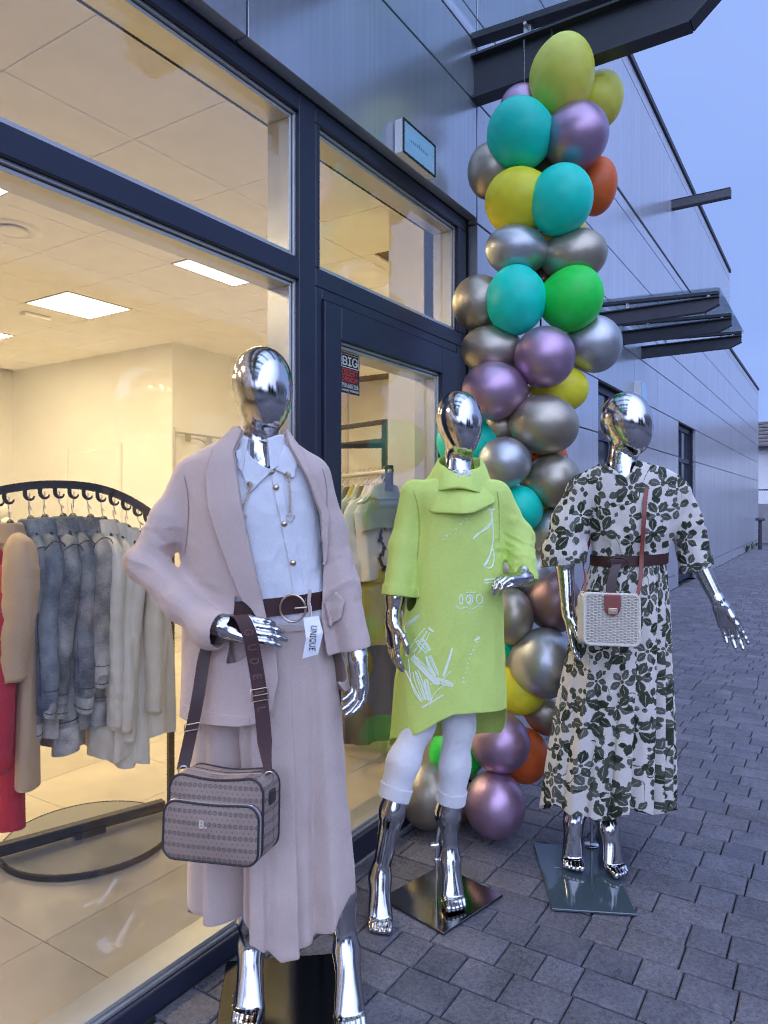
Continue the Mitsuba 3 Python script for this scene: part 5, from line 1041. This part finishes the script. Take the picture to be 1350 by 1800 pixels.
# ------------------------------------------------------------------ bags
def rrect(w, h, r, n=10, sag=0.0):
    P = []
    for cx, cy, a0 in ((w / 2 - r, h / 2 - r, 0), (-w / 2 + r, h / 2 - r, 90), (-w / 2 + r, -h / 2 + r, 180), (w / 2 - r, -h / 2 + r, 270)):
        for k in range(n + 1): a = math.radians(a0 + 90 * k / n); P.append([cx + r * math.cos(a), cy + r * math.sin(a)])
    P = np.array(P); out = []
    for a, b in zip(P, np.roll(P, -1, 0)):
        m = max(1, int(np.linalg.norm(b - a) / .012)); out += [a + (b - a) * k / m for k in range(m)]
    P = np.array(out); P[:, 1] -= sag * np.where(P[:, 1] > 0, 1, 0) * np.cos(np.clip(P[:, 0] / w * np.pi, -1.57, 1.57)) ** 2
    return P
def slab(outline, y0, y1, bulge0=0.0, bulge1=0.0):
    """faces: (wall mesh+uv, front cap+uv, back cap): outline in x,z swept from y0 (back) to y1 (front)"""
    n = len(outline); s = np.r_[0, np.cumsum(np.linalg.norm(np.diff(np.vstack([outline, outline[:1]]), axis=0), axis=1))][:n]
    V, U = [], []
    for k, y in enumerate(np.linspace(y0, y1, 5)):
        sc = 1 + .03 * math.sin(math.pi * k / 4); V.append(np.stack([outline[:, 0] * sc, np.full(n, y), outline[:, 1] * sc], 1)); U.append(np.stack([np.full(n, y), outline[:, 1] + .3 * (outline[:, 0] > 0)], 1))
    wall = (np.vstack(V), grid_faces(n, 5, True)); wuv = np.vstack(U)
    caps = []
    for y, bl in ((y1, bulge1), (y0, -bulge0)):
        C = [outline * q for q in np.linspace(1, .02, 8)]; v = np.vstack([np.stack([c[:, 0], np.full(n, y) + bl * (1 - q ** 2), c[:, 1]], 1) for c, q in zip(C, np.linspace(1, .02, 8))]); caps.append(((v, grid_faces(n, 8, True)), v[:, [0, 2]]))
    return (wall, wuv), caps[0], caps[1]
mat('m_badge', (.82, .77, .68), .38, .5)
BG = thing('shoulder_bag', 'grey brown shoulder bag with ring and dash print hanging from the pink mannequin hand', 'bag')
fr = F1; bc = fr(391, 1428, .245); an = .24
bx = A_([math.cos(an), math.sin(an) * .9, .02]); by = A_([-math.sin(an), math.cos(an), .10]); by = nrm(by); bx = nrm(bx - by * (bx @ by)); bz_ = A_([0, 0, 1.]); bz_ = nrm(bz_ - by * (bz_ @ by) - bx * (bz_ @ bx))
BM = np.array([bx, by, bz_]); bw = lambda m: TW(F1, (m[0] @ BM + bc, m[1]))
ol = rrect(.250, .196, .038, sag=.010); (wl, wu), (fc, fu), (bk, bu) = slab(ol, -.062, .040, .010, .010)
part(BG, 'wall', bw(wl), 'm_bag', True, uv=wu); part(BG, 'front', bw(fc), 'm_bag', True, uv=fu); part(BG, 'back', bw((bk[0], bk[1])), 'm_bag', True, uv=bu)
def piping(o, y, r): P = np.stack([o[:, 0], np.full(len(o), y), o[:, 1]], 1); return tube(np.vstack([P, P[:2]]), r, 8, False)
for y in (.040, -.062, -.022): part(BG, 'piping', bw(piping(ol * 1.004, y, .0032)), 'm_bagtrim', True)
op = rrect(.250, .136, .032, sag=.004); (wl, wu), (fc, fu), _ = slab(op, .041, .058, 0, .007); sh_ = lambda m: (m[0] + [-.003, 0, -.030], m[1])
part(BG, 'pocket_wall', bw(sh_(wl)), 'm_bagzip', True); part(BG, 'pocket_front', bw(sh_(fc)), 'm_bag', True, uv=fu)
for y in (.058, .044): part(BG, 'pocket_piping', bw(sh_(piping(op * 1.004, y, .0030))), 'm_bagtrim', True)
for rr, y, q in ((.0022, .050, op), ): part(BG, 'zip', bw(sh_(tube(np.stack([q[:, 0] * 1.02, np.full(len(q), y), q[:, 1] * 1.02], 1)[8:30], .0024, 8))), 'm_silver', True)
part(BG, 'zip', bw(tube(np.stack([ol[:, 0] * 1.012, np.full(len(ol), -.004), ol[:, 1] * 1.012], 1)[6:34], .003, 8)), 'm_bagzip', True)
tm = meshkit.text_mesh('B.', .017, .002, True); v = np.array(tm.vertices); part(BG, 'letter_badge', bw((np.stack([v[:, 0] - .030, .0657 + v[:, 2], v[:, 1] - .018], 1), np.array(tm.faces)[:, ::-1])), 'm_badge')
part(BG, 'side_tab', bw(box(.112, .134, -.022, .012, .030, .064, .003)), 'm_bagtrim'); part(BG, 'side_tab', bw(box(-.134, -.120, -.022, .012, .030, .064, .003)), 'm_bagtrim')
toL = lambda q: A_(q) @ BM + bc
rp = toL([.119, -.006, .092]); lp = toL([-.117, -.010, .090])
part(BG, 'ring', TW(F1, ringtube(rp, [.012, 0, .003], [0, .004, .014], .0022, 24, 8)), 'm_silver', True); part(BG, 'ring', TW(F1, ringtube(lp, [.012, 0, .003], [0, .004, .014], .0022, 24, 8)), 'm_silver', True)
hp = fr(430, 1088, .21)
s1 = spline([rp + [0, 0, .006], fr(466, 1310, .225), fr(458, 1228, .215), fr(446, 1150, .222), fr(436, 1108, .232), fr(428, 1090, .225), fr(418, 1083, .195)], 44); s2_ = spline([fr(418, 1083, .195), fr(404, 1086, .14), fr(374, 1115, .118), fr(352, 1200, .155), fr(333, 1300, .18), lp + [0, 0, .006]], 40)
def strapnorm(P, turn): return np.tile(nrm(turn), (len(P), 1))
sd1 = np.tile(nrm([1, -.05, .16]), (len(s1), 1)); part(BG, 'strap', TW(F1, ribbon(s1, sd1, np.interp(np.arange(44), [0, 3, 8], [.009, .012, .0185]), .0012, [.05, 1, .1])), 'm_strap', 50)
sd2 = np.tile(nrm([1, .05, .18]), (len(s2_), 1)); part(BG, 'strap', TW(F1, ribbon(s2_, sd2, .0175, .0012, [.05, 1, .1])), 'm_belt', 50, 'darker rear strap of the shoulder bag')
bk_ = fr(457, 1222, .219); part(BG, 'buckle', TW(F1, join([tube(A_([bk_ + a * A_([1, -.05, .16]) + b * A_([-.14, 0, 1]) for a, b in ((-.021, -.014), (.021, -.014), (.021, .016), (-.021, .016), (-.021, -.014))]), .0022, 6), tube([bk_ + [-.021, 0, -.003], bk_ + [.021, 0, .004]], .002, 6)])), 'm_gold', True)
bq = fr(338, 1278, .182); part(BG, 'buckle', TW(F1, tube(A_([bq + a * A_([1, 0, .18]) + b * A_([-.1, 0, 1]) for a, b in ((-.020, -.008), (.020, -.008), (.020, .008), (-.020, .008), (-.020, -.008))]), .002, 6)), 'm_gold', True)
cx_ = 0
for k, ch in enumerate('GUDELL'):
    tm = meshkit.text_mesh(ch, .017, .0003, True); v = np.array(tm.vertices); v[:, 0] -= v[:, 0].mean(); i = 36 - k * 4; P0, dn = s1[i], nrm(s1[i - 1] - s1[i + 1]); ac = nrm([1, -.05, .16])
    v = P0 + v[:, :1] * dn * 1.1 + (v[:, 1:2] - .0085) * ac * 1.25 + A_([.05, 1, .1]) * (.0016 + v[:, 2:3]); part(BG, 'strap_letter', TW(F1, (v, np.array(tm.faces))), 'm_strapletter')

WB = thing('wicker_bag', 'small cream wicker box bag with red brown flap across the floral dress', 'bag')
fr = F3; wc = fr(1070, 1088, .235); wx = nrm([1, .04, -.03]); wy = nrm([-.04, 1, .10]); wz = nrm(np.cross(wx, wy)); wz = wz if wz[2] > 0 else -wz; wy = nrm(wy); WM = np.array([wx, wy, wz]); ww = lambda m: TW(F3, (m[0] @ WM + wc, m[1]))
o2 = rrect(.192, .176, .022); (wl, _), (fc, _), (bk, _) = slab(o2 * .985, -.040, .036)
part(WB, 'body', ww(join([wl, fc, bk])), 'm_wickerback', True)
ns, nr = 15, 30; m = []; mv = []
hw, hh = .192, .176
for j in range(nr):
    z = -hh / 2 + .006 + (hh - .012) * j / (nr - 1); e = max(0, abs(z) - hh / 2 + .022); half = hw / 2 - (.022 - math.sqrt(max(0, .022 ** 2 - e ** 2)))
    x = np.linspace(-half, half, 76); y = .040 + .0026 * np.cos(np.pi * (x + hw / 2) / (hw / ns) + np.pi * j); m.append(tube(np.stack([x, y, np.full(76, z)], 1), .0027, 6))
for i in range(ns):
    x = -hw / 2 + hw / ns * (i + .5); e = max(0, abs(x) - hw / 2 + .022); half = hh / 2 - (.022 - math.sqrt(max(0, .022 ** 2 - e ** 2))); mv.append(tube([[x, .039, -half + .003], [x, .039, half - .003]], .0024, 6))
part(WB, 'woven_strands', ww(join(m)), 'm_wicker', True, kind='stuff'); part(WB, 'stakes', ww(join(mv)), 'm_wicker', True, kind='stuff')
ms = [];
for y in np.linspace(-.036, .034, 10): ms.append(piping(o2 * 1.004, y, .0036))
part(WB, 'woven_sides', ww(join(ms)), 'm_wicker', True, kind='stuff'); part(WB, 'rim', ww(join([piping(o2 * 1.0, .040, .0055), piping(o2, -.042, .0055)])), 'm_wicker', True)
fl = [[-.028, .052], [-.029, .02], [-.027, .004], [-.018, -.012], [0, -.018], [.018, -.012], [.027, .004], [.029, .02], [.028, .052]]
fv = []
for k, (x, z) in enumerate(fl): fv.append([x, .047, z + .030])
fv = A_(fv); top = A_([[.028, .040, .091], [.028, -.03, .092], [-.028, -.03, .092], [-.028, .040, .091]])
allv = np.vstack([fv, top]); F_ = [[0, i, i + 1] for i in range(1, 8)] + [[0, 8, 9], [0, 9, 12], [12, 9, 10], [12, 10, 11]]
part(WB, 'flap', ww(solidify(orientout((allv, A_(F_))), -.003)), 'm_redbrown')
part(WB, 'clasp', ww(join([obox(A_([0, .0525, .030]), A_([.017, 0, 0]), A_([0, .003, 0]), A_([0, 0, .011]), .0025), obox(A_([0, .056, .030]), A_([.010, 0, 0]), A_([0, .002, 0]), A_([0, 0, .0045]), .001)])), 'm_gold')
for nm, pts, hw_ in (('strap', [(1140, 826, .03), (1139, 845, .085), (1134, 880, .122), (1131, 930, .138), (1128, 975, .128), (1127, 1000, .14), (1122, 1040, .19), (1116, 1052, .22)], .0085), ('strap', [(1140, 826, .03), (1130, 815, -.04), (1090, 840, -.13), (1040, 940, -.135), (1026, 990, -.02), (1028, 1010, .13), (1027, 1050, .21)], .006)):
    P = spline([fr(*p) for p in pts], 50); part(WB, nm, TW(F3, ribbon(P, np.cross(np.gradient(P, axis=0) / np.linalg.norm(np.gradient(P, axis=0), axis=1)[:, None], [0, .9, .25] if nm == 'strap' else 0), hw_, .0012, [.1, 1, .1])), 'm_redbrown', 50)
for s_ in (1, -1): part(WB, 'strap_ring', ww(ringtube([s_ * .094, 0, .085], [.009, 0, 0], [0, 0, .010], .0018, 20, 6)), 'm_gold', True)
# ------------------------------------------------------------------ balloon column
def balloon(px, py, rx, ry, off, tilt=0.0, seed=0):
    """centre pixel, half sizes in pixels, off: metres nearer (+) or farther (-) than the column's own axis"""
    d = np.interp(py, [150, 1420], [3.26, 3.07]) - off; c = at(px, py, d); a, b = rx / FL * d, ry / FL * d
    d_ax = np.interp(py, [150, 1420], [3.26, 3.07]); core = at(np.interp(py, [100, 350, 600, 900, 1420], [975, 955, 950, 925, 850]), py, d_ax)
    ax = nrm((math.sin(tilt) * RIGHT + math.cos(tilt) * UP) ); other = np.cross(ax, VIEW)
    th = np.linspace(0, np.pi, 30); n = 44; ph = np.arange(n) * 2 * np.pi / n
    inn = nrm(core - c); L, S_ = b, a
    st = np.sin(th)[:, None]; ct = np.cos(th)[:, None]
    D = np.stack([(ct * np.ones(n)).ravel(), (st * np.cos(ph)).ravel(), (st * np.sin(ph)).ravel()], 1)
    loc = D[:, :1] * ax * b + D[:, 1:2] * other * a + D[:, 2:3] * VIEW * (a + b) / 2
    u = nrm(loc); t = np.clip((loc / np.maximum(np.linalg.norm(loc, axis=1, keepdims=True), 1e-9)) @ inn, -1, 1)
    neck = 1 + .18 * np.clip((t - .35) / .65, 0, 1) ** 2 + .22 * np.clip((t - .965) / .035, 0, 1) ** 1.5
    V = c + loc * neck[:, None]; return V, grid_faces(n, 30, True), c, np.array([other, ax, VIEW]), np.array([a, b, (a + b) / 2]), inn
BL = [ # px, py, rx, ry, offset, tilt, colour, label
 (918, 188, 39, 37, -.12, 0, 'b_mauve', 'lilac balloon mostly hidden behind the top teal balloon, under the steel canopy beam'),
 (1055, 176, 39, 49, -.10, .1, 'b_lemon', 'pale yellow balloon behind the topmost one, on its right'),
 (862, 301, 40, 48, -.06, .0, 'b_gold', 'dull grey gold balloon at the left below the top teal balloon, beside the wall'),
 (1049, 328, 34, 50, -.10, .1, 'b_orange', 'orange balloon at the upper right edge of the column'),
 (958, 300, 30, 34, -.10, .0, 'b_brown', 'dark brown balloon in the gap between the two upper teal balloons'),
 (984, 404, 44, 42, -.12, .0, 'b_yellow', 'yellow balloon mostly hidden behind the two silver balloons and the second teal one'),
 (957, 492, 30, 36, -.10, .0, 'b_brown', 'brown balloon peeping out between the silver pair and the teal and green pair'),
 (912, 355, 60, 57, .03, .3, 'b_yellow', 'bright yellow balloon left of the second teal balloon'),
 (912, 237, 56, 62, .06, -.1, 'b_teal', 'uppermost teal balloon, below the canopy beam'),
 (1014, 240, 54, 57, .08, .5, 'b_mauve', 'shiny lilac balloon right of the uppermost teal balloon'),
 (989, 137, 54, 72, .05, .05, 'b_lemon', 'largest yellow egg shaped balloon at the very top of the column'),
 (986, 352, 55, 61, .13, .15, 'b_teal', 'second teal balloon from the top, below the upper lilac balloon'),
 (906, 440, 53, 43, .05, .15, 'b_silver', 'silver blue balloon, left one of the pair below the bright yellow balloon'),
 (1013, 449, 54, 45, .05, -.2, 'b_gold', 'silver gold balloon, right one of the pair above the green balloon'),
 (842, 533, 47, 49, -.04, .0, 'b_gold', 'champagne gold balloon at the left edge, beside the door transom'),
 (906, 528, 51, 61, .08, .0, 'b_teal', 'third teal balloon, left of the green balloon'),
 (1007, 525, 52, 58, .08, .35, 'b_green', 'bright green balloon, the only fully visible green one'),
 (862, 617, 52, 43, .0, .2, 'b_gold', 'grey gold balloon below the third teal balloon at the left'),
 (1045, 605, 47, 50, -.02, -.2, 'b_silver', 'pearl silver balloon below the green balloon at the right edge'),
 (984, 684, 50, 42, -.08, .0, 'b_yellow', 'yellow balloon showing behind the two central lilac balloons'),
 (957, 628, 53, 54, .12, .0, 'b_mauve', 'lilac balloon in the middle of the column below the green balloon'),
 (867, 687, 55, 51, .09, .1, 'b_mauve', 'rosy lilac balloon just above the green mannequin head'),
 (880, 750, 32, 34, -.05, .0, 'b_gold', 'small gold balloon half hidden below the rosy lilac balloon'),
 (822, 778, 55, 50, -.10, .2, 'b_teal', 'deep teal balloon directly behind the green mannequin head'),
 (956, 746, 61, 53, .08, .2, 'b_gold', 'large silver gold balloon right of the green mannequin head'),
 (962, 806, 36, 32, -.10, .0, 'b_orange', 'orange red balloon barely showing between two large silver gold ones'),
 (886, 813, 46, 45, .12, .0, 'b_silver', 'silver blue balloon beside the green cowl collar'),
 (974, 845, 46, 48, .04, .0, 'b_gold', 'silver gold balloon beside the floral dress shoulder'),
 (952, 888, 32, 26, -.08, .0, 'b_yellow', 'sliver of a yellow balloon beside the floral sleeve'),
 (912, 896, 41, 43, .04, .0, 'b_teal', 'teal balloon behind the green tunic shoulder'),
 (968, 938, 34, 46, -.02, .0, 'b_silver', 'blue grey balloon tucked behind the left floral sleeve'),
 (886, 1008, 38, 42, -.05, .0, 'b_gold', 'gold balloon seen inside the bend of the green arm'),
 (945, 1012, 38, 42, -.02, .0, 'b_silver', 'dark grey balloon behind the green elbow'),
 (898, 1083, 40, 50, .05, .0, 'b_gold', 'grey gold balloon below the green mannequin hand on the hip'),
 (976, 1058, 45, 54, .04, .0, 'b_rose', 'rose copper balloon beside the chrome forearm of the floral mannequin'),
 (895, 1135, 30, 30, -.08, .0, 'b_teal', 'dark teal balloon glimpsed behind the green tunic edge'),
 (957, 1165, 54, 62, .10, .0, 'b_silver', 'large silver blue balloon between the tunic and the floral skirt'),
 (913, 1210, 46, 46, .0, .0, 'b_yellow', 'yellow balloon below the large silver blue one'),
 (966, 1253, 38, 40, -.06, .0, 'b_gold', 'dark grey balloon low down behind the floral skirt'),
 (800, 1325, 46, 44, -.08, .0, 'b_green', 'dark green balloon behind the white trouser legs'),
 (923, 1328, 40, 48, -.04, .0, 'b_orange', 'orange balloon low down beside the floral hem'),
 (879, 1305, 52, 52, .10, .0, 'b_mauve', 'lilac balloon under the back hem of the green tunic'),
 (815, 1420, 34, 34, -.06, .0, 'b_brown', 'small dark brown balloon behind the right chrome leg'),
 (750, 1398, 47, 57, .02, .0, 'b_gold', 'bronze grey balloon on the ground between the chrome legs'),
 (870, 1414, 53, 57, .12, .0, 'b_mauve', 'lowest lilac balloon resting on the paving')]
ALL = [balloon(x, y, rx, ry, off, tl_, k) for k, (x, y, rx, ry, off, tl_, c, lb) in enumerate(BL)]
for k, (V, Fc, c, M, rad, inn) in enumerate(ALL):
    V = V.copy()
    for k2, (_, _, c2, M2_, rad2, _) in enumerate(ALL):                       # rubber flattened where two balloons press
        if k2 == k or np.linalg.norm(c - c2) > max(rad) + max(rad2): continue
        q = np.linalg.norm(((V - c2) @ M2_.T) / rad2, axis=1); m = q < 1
        V[m] += ((V[m] - c2) / np.maximum(q[m], .3)[:, None]) * (1 - q[m])[:, None] * .5
    if V[:, 2].min() < .006: V[:, 2] += .006 - V[:, 2].min()
    b = solo('balloon', (V, Fc), BL[k][6], BL[k][7], 'balloon', 'balloons of the column by the door', smooth=True)
    tip = c + inn * np.linalg.norm(M @ inn * rad) * 1.28
    part(b, 'knot', tube([tip - inn * .012, tip, tip + inn * .004, tip + inn * .010, tip + inn * .018], [.010, .0055, .0085, .0055, .010], 10), BL[k][6], True)
P = [at(x, y, d) for x, y, d in ((985, -20, 3.33), (980, 120, 3.30), (958, 300, 3.26), (950, 460, 3.22), (950, 640, 3.20), (925, 900, 3.16), (880, 1200, 3.12), (850, 1440, 3.08))]
P[0] = np.array([P[0][0], 3.24, 3.60])
solo('column_cord', tube(spline(P, 60), .004, 6), 'm_black', 'thin dark cord tying the balloon column to the canopy beam', 'cord')
for k, (x, y0, y1, d) in enumerate(((922, 70, 160, 3.30), (971, 50, 80, 3.32))):
    a, b = at(x, y1, d), at(x - 1, y0, d); solo('nylon_thread', tube([a, b], .0007, 5), 'm_tag', ('pale thread hanging from the canopy rail left of the top balloon', 'short pale thread just above the topmost yellow balloon')[k], 'thread')
# two pale balloons inside the shop, left of the rack
for k, (x, y, d, r, lb) in enumerate(((2, 905, 4.6, 17, 'cream balloon inside the shop behind the arched rack, upper one'), (12, 925, 4.5, 14, 'small cream balloon inside the shop behind the arched rack, lower one'))):
    s = trimesh.creation.icosphere(4, r / FL * d); solo('balloon', (np.array(s.vertices) * [1, 1, 1.12] + at(x, y, d), np.array(s.faces)), 'b_cream', lb, 'balloon', 'cream balloons inside the shop', smooth=True)
# ------------------------------------------------------------------ beyond the far end of the wall, and across the way
H = thing('tiled_house', 'pale house with a dark tiled roof beyond the far end of the wall', 'house')
part(H, 'wall', box(-3.0, 14, 43, 51, 0, 4.55), 'm_render')
rv = A_([[-3.5, 42.4, 4.5], [14.5, 42.4, 4.5], [14.5, 47, 6.3], [-3.5, 47, 6.3], [-3.5, 51.6, 4.5], [14.5, 51.6, 4.5]]); part(H, 'roof', (rv, A_([[0, 1, 2], [0, 2, 3], [3, 2, 5], [3, 5, 4], [0, 3, 4], [1, 5, 2], [0, 4, 5], [0, 5, 1]])), 'm_roof')
rm = []
for k in range(7):
    f0, f1 = k / 7, (k + .9) / 7; rm.append(box(-3.5, 14.5, 42.4 + 4.6 * f0, 42.4 + 4.6 * f1, 4.5 + 1.8 * f0 + .05, 4.5 + 1.8 * f0 + .16))
part(H, 'tile_courses', join(rm), 'm_roof', kind='stuff')
part(H, 'gutter', tube([[-3.5, 42.3, 4.5], [14.5, 42.3, 4.5]], .07), 'm_steel', True)
q = onX(0, 0, 0); part(H, 'downpipe', tube([[1.75, 42.9, 4.4], [1.75, 42.9, 1.0], [2.0, 42.9, .6], [2.0, 42.9, 0]], .05), 'm_steel', True)
for x in (2.6, 5.5, 8.5): w = part(H, 'window', box(x, x + 1.2, 42.93, 42.99, 1.4, 2.8), 'm_frame'); part(w, 'pane', box(x + .06, x + 1.14, 42.90, 42.929, 1.46, 2.74), 'm_darkpane')
part(H, 'balcony', join([box(.2, 3.2, 42.0, 42.99, 1.95, 2.1), box(.2, 3.2, 42.0, 42.05, 2.95, 3.0)] + [box(.2 + .2 * k, .22 + .2 * k, 42.01, 42.04, 2.101, 2.949) for k in range(15)]), 'm_steel')
W = thing('garden_wall', 'grey concrete wall with a metal rail behind the far building corner', 'wall')
part(W, 'wall', box(-4, 14, 30.0, 30.25, 0, 1.45), 'm_concrete'); part(W, 'rail', join([box(-4, 14, 30.1, 30.14, 1.95, 2.0)] + [box(-4 + .9 * k, -3.96 + .9 * k, 30.1, 30.14, 1.45, 1.95) for k in range(20)]), 'm_steel')
G = thing('metal_gate', 'low barred metal gate standing in front of the concrete wall', 'gate')
part(G, 'frame', join([box(.62, .66, 28.9, 28.94, 0, 1.0), box(2.6, 2.64, 28.9, 28.94, 0, 1.0), box(.661, 2.599, 28.9, 28.94, .96, 1.0), box(.661, 2.599, 28.9, 28.94, .12, .16)]), 'm_steel')
for k in range(6): part(G, 'bar', box(.661, 2.599, 28.91, 28.93, .25 + .12 * k, .27 + .12 * k), 'm_steel')
bp = onZ(1336, 966, 0)
b = thing('bollard_lamp', 'dark bollard lamp with a round cap at the far end of the paving', 'bollard')
sh2 = lambda m: (m[0] + [bp[0], bp[1], 0], m[1])
part(b, 'post', sh2(lathe([(0, 0), (.06, 0), (.055, .02), (.05, .9), (0, .9)], 20)), 'm_steel', 30); part(b, 'cap', sh2(lathe([(0, .90), (.13, .91), (.14, .95), (.10, 1.0), (0, 1.02)], 24)), 'm_steel', 30)
for k, (px, py) in enumerate(((1318, 966), (1309, 971), (1325, 962))):
    p = onZ(px, py, 0); rg = np.random.default_rng(k); m = []
    for i in range(40):
        a = rg.random() * 6.28; l = .10 + .14 * rg.random(); d = A_([math.cos(a), math.sin(a), 1.2]) * l * .6; s = np.cross(d, UP); s = nrm(s) * .015; o = p + A_([.05 * math.cos(a), .05 * math.sin(a), 0]); m.append((A_([o - s * .5, o + s * .5, o + d + s, o + d * 1.5, o + d - s]), A_([[0, 1, 2], [0, 2, 4], [4, 2, 3]])))
    solo('weed', join(m), 'm_leaf', ('weed tuft at the wall foot, nearest the far corner', 'weed tuft at the wall foot, second from the far corner', 'weed tuft right at the far building corner')[k], 'weed', 'weeds along the wall foot')
# across the way: what the chrome and the glass reflect
O = thing('opposite_building', 'grey gabled building across the yard, seen only in the chrome', 'building')
part(O, 'wall', box(13, 22, 1.5, 20, 0, 5.0), 'm_concrete'); rv = A_([[12.6, 1.0, 4.9], [22.4, 1.0, 4.9], [17.5, 1.0, 8.2], [12.6, 20.5, 4.9], [22.4, 20.5, 4.9], [17.5, 20.5, 8.2]]); part(O, 'roof', (rv, A_([[0, 2, 1], [3, 4, 5], [0, 3, 5], [0, 5, 2], [1, 2, 5], [1, 5, 4], [0, 1, 4], [0, 4, 3]])), 'm_roof')
for k in range(5): w = part(O, 'window', box(12.9, 12.99, 3 + 3.4 * k, 4.8 + 3.4 * k, 2.2, 4.0), 'm_frame'); part(w, 'pane', box(12.88, 12.899, 3.1 + 3.4 * k, 4.7 + 3.4 * k, 2.3, 3.9), 'm_darkpane' if k != 3 else 'm_white')
def tree(x, y, h, r, seed, lb):
    t = thing('tree', lb, 'tree', 'trees across the yard'); rg = np.random.default_rng(seed)
    part(t, 'trunk', tube([[x, y, 0], [x + .1, y, h * .4], [x, y + .1, h * .8]], [.14, .11, .04], 10), 'm_bark', True)
    part(t, 'limb', join([tube([[x, y, h * .4], [x + r * .6 * math.cos(a), y + r * .6 * math.sin(a), h * .7]], [.06, .02], 6) for a in (0, 1.6, 3.1, 4.6)]), 'm_bark')
    n = 2600; d = rg.normal(size=(n, 3)); d /= np.linalg.norm(d, axis=1)[:, None]; ce = A_([x, y, h * .72]) + d * (rg.random(n) ** .4)[:, None] * A_([r, r, h * .33]) * (.75 + .5 * meshkit.noise(d * 2.2 + seed))[:, None]
    a = rg.normal(size=(n, 3)) * .14; b_ = rg.normal(size=(n, 3)) * .14; V = np.stack([ce - a, ce + b_, ce + a, ce - b_], 1).reshape(-1, 3); i = np.arange(n)[:, None] * 4
    part(t, 'crown', (V, np.vstack([i + [0, 1, 2], i + [0, 2, 3]])), 'm_leaf')
for k, (x, y, h, r) in enumerate(((13, -3, 4.5, 1.5), (16, -9, 6.0, 2.0), (9, -22, 5, 1.7), (17, 25, 6, 2.0))): tree(x, y, h, r, k, ('nearest of the trees across the yard', 'tallest tree across the yard', 'tree beside the opposite building', 'farthest tree across the yard')[k])
rg = np.random.default_rng(77); n = 9000; a = rg.uniform(-2.3, 0.05, n); rr = 40 + 6 * rg.random(n); hh = (2.2 + 4.2 * meshkit.noise(np.stack([a * 14, a * 0, a * 0], 1), 5)) * rg.random(n) ** .6
ce = np.stack([rr * np.cos(a), rr * np.sin(a), hh], 1); u = rg.normal(size=(n, 3)) * .45; v = rg.normal(size=(n, 3)) * .45
solo('far_trees', (np.stack([ce - u, ce + v, ce + u, ce - v], 1).reshape(-1, 3), np.vstack([np.arange(n)[:, None] * 4 + [0, 1, 2], np.arange(n)[:, None] * 4 + [0, 2, 3]])), 'm_leaf', 'dark line of trees and hedges far across the yard, seen only in the chrome', 'trees', kind='stuff')
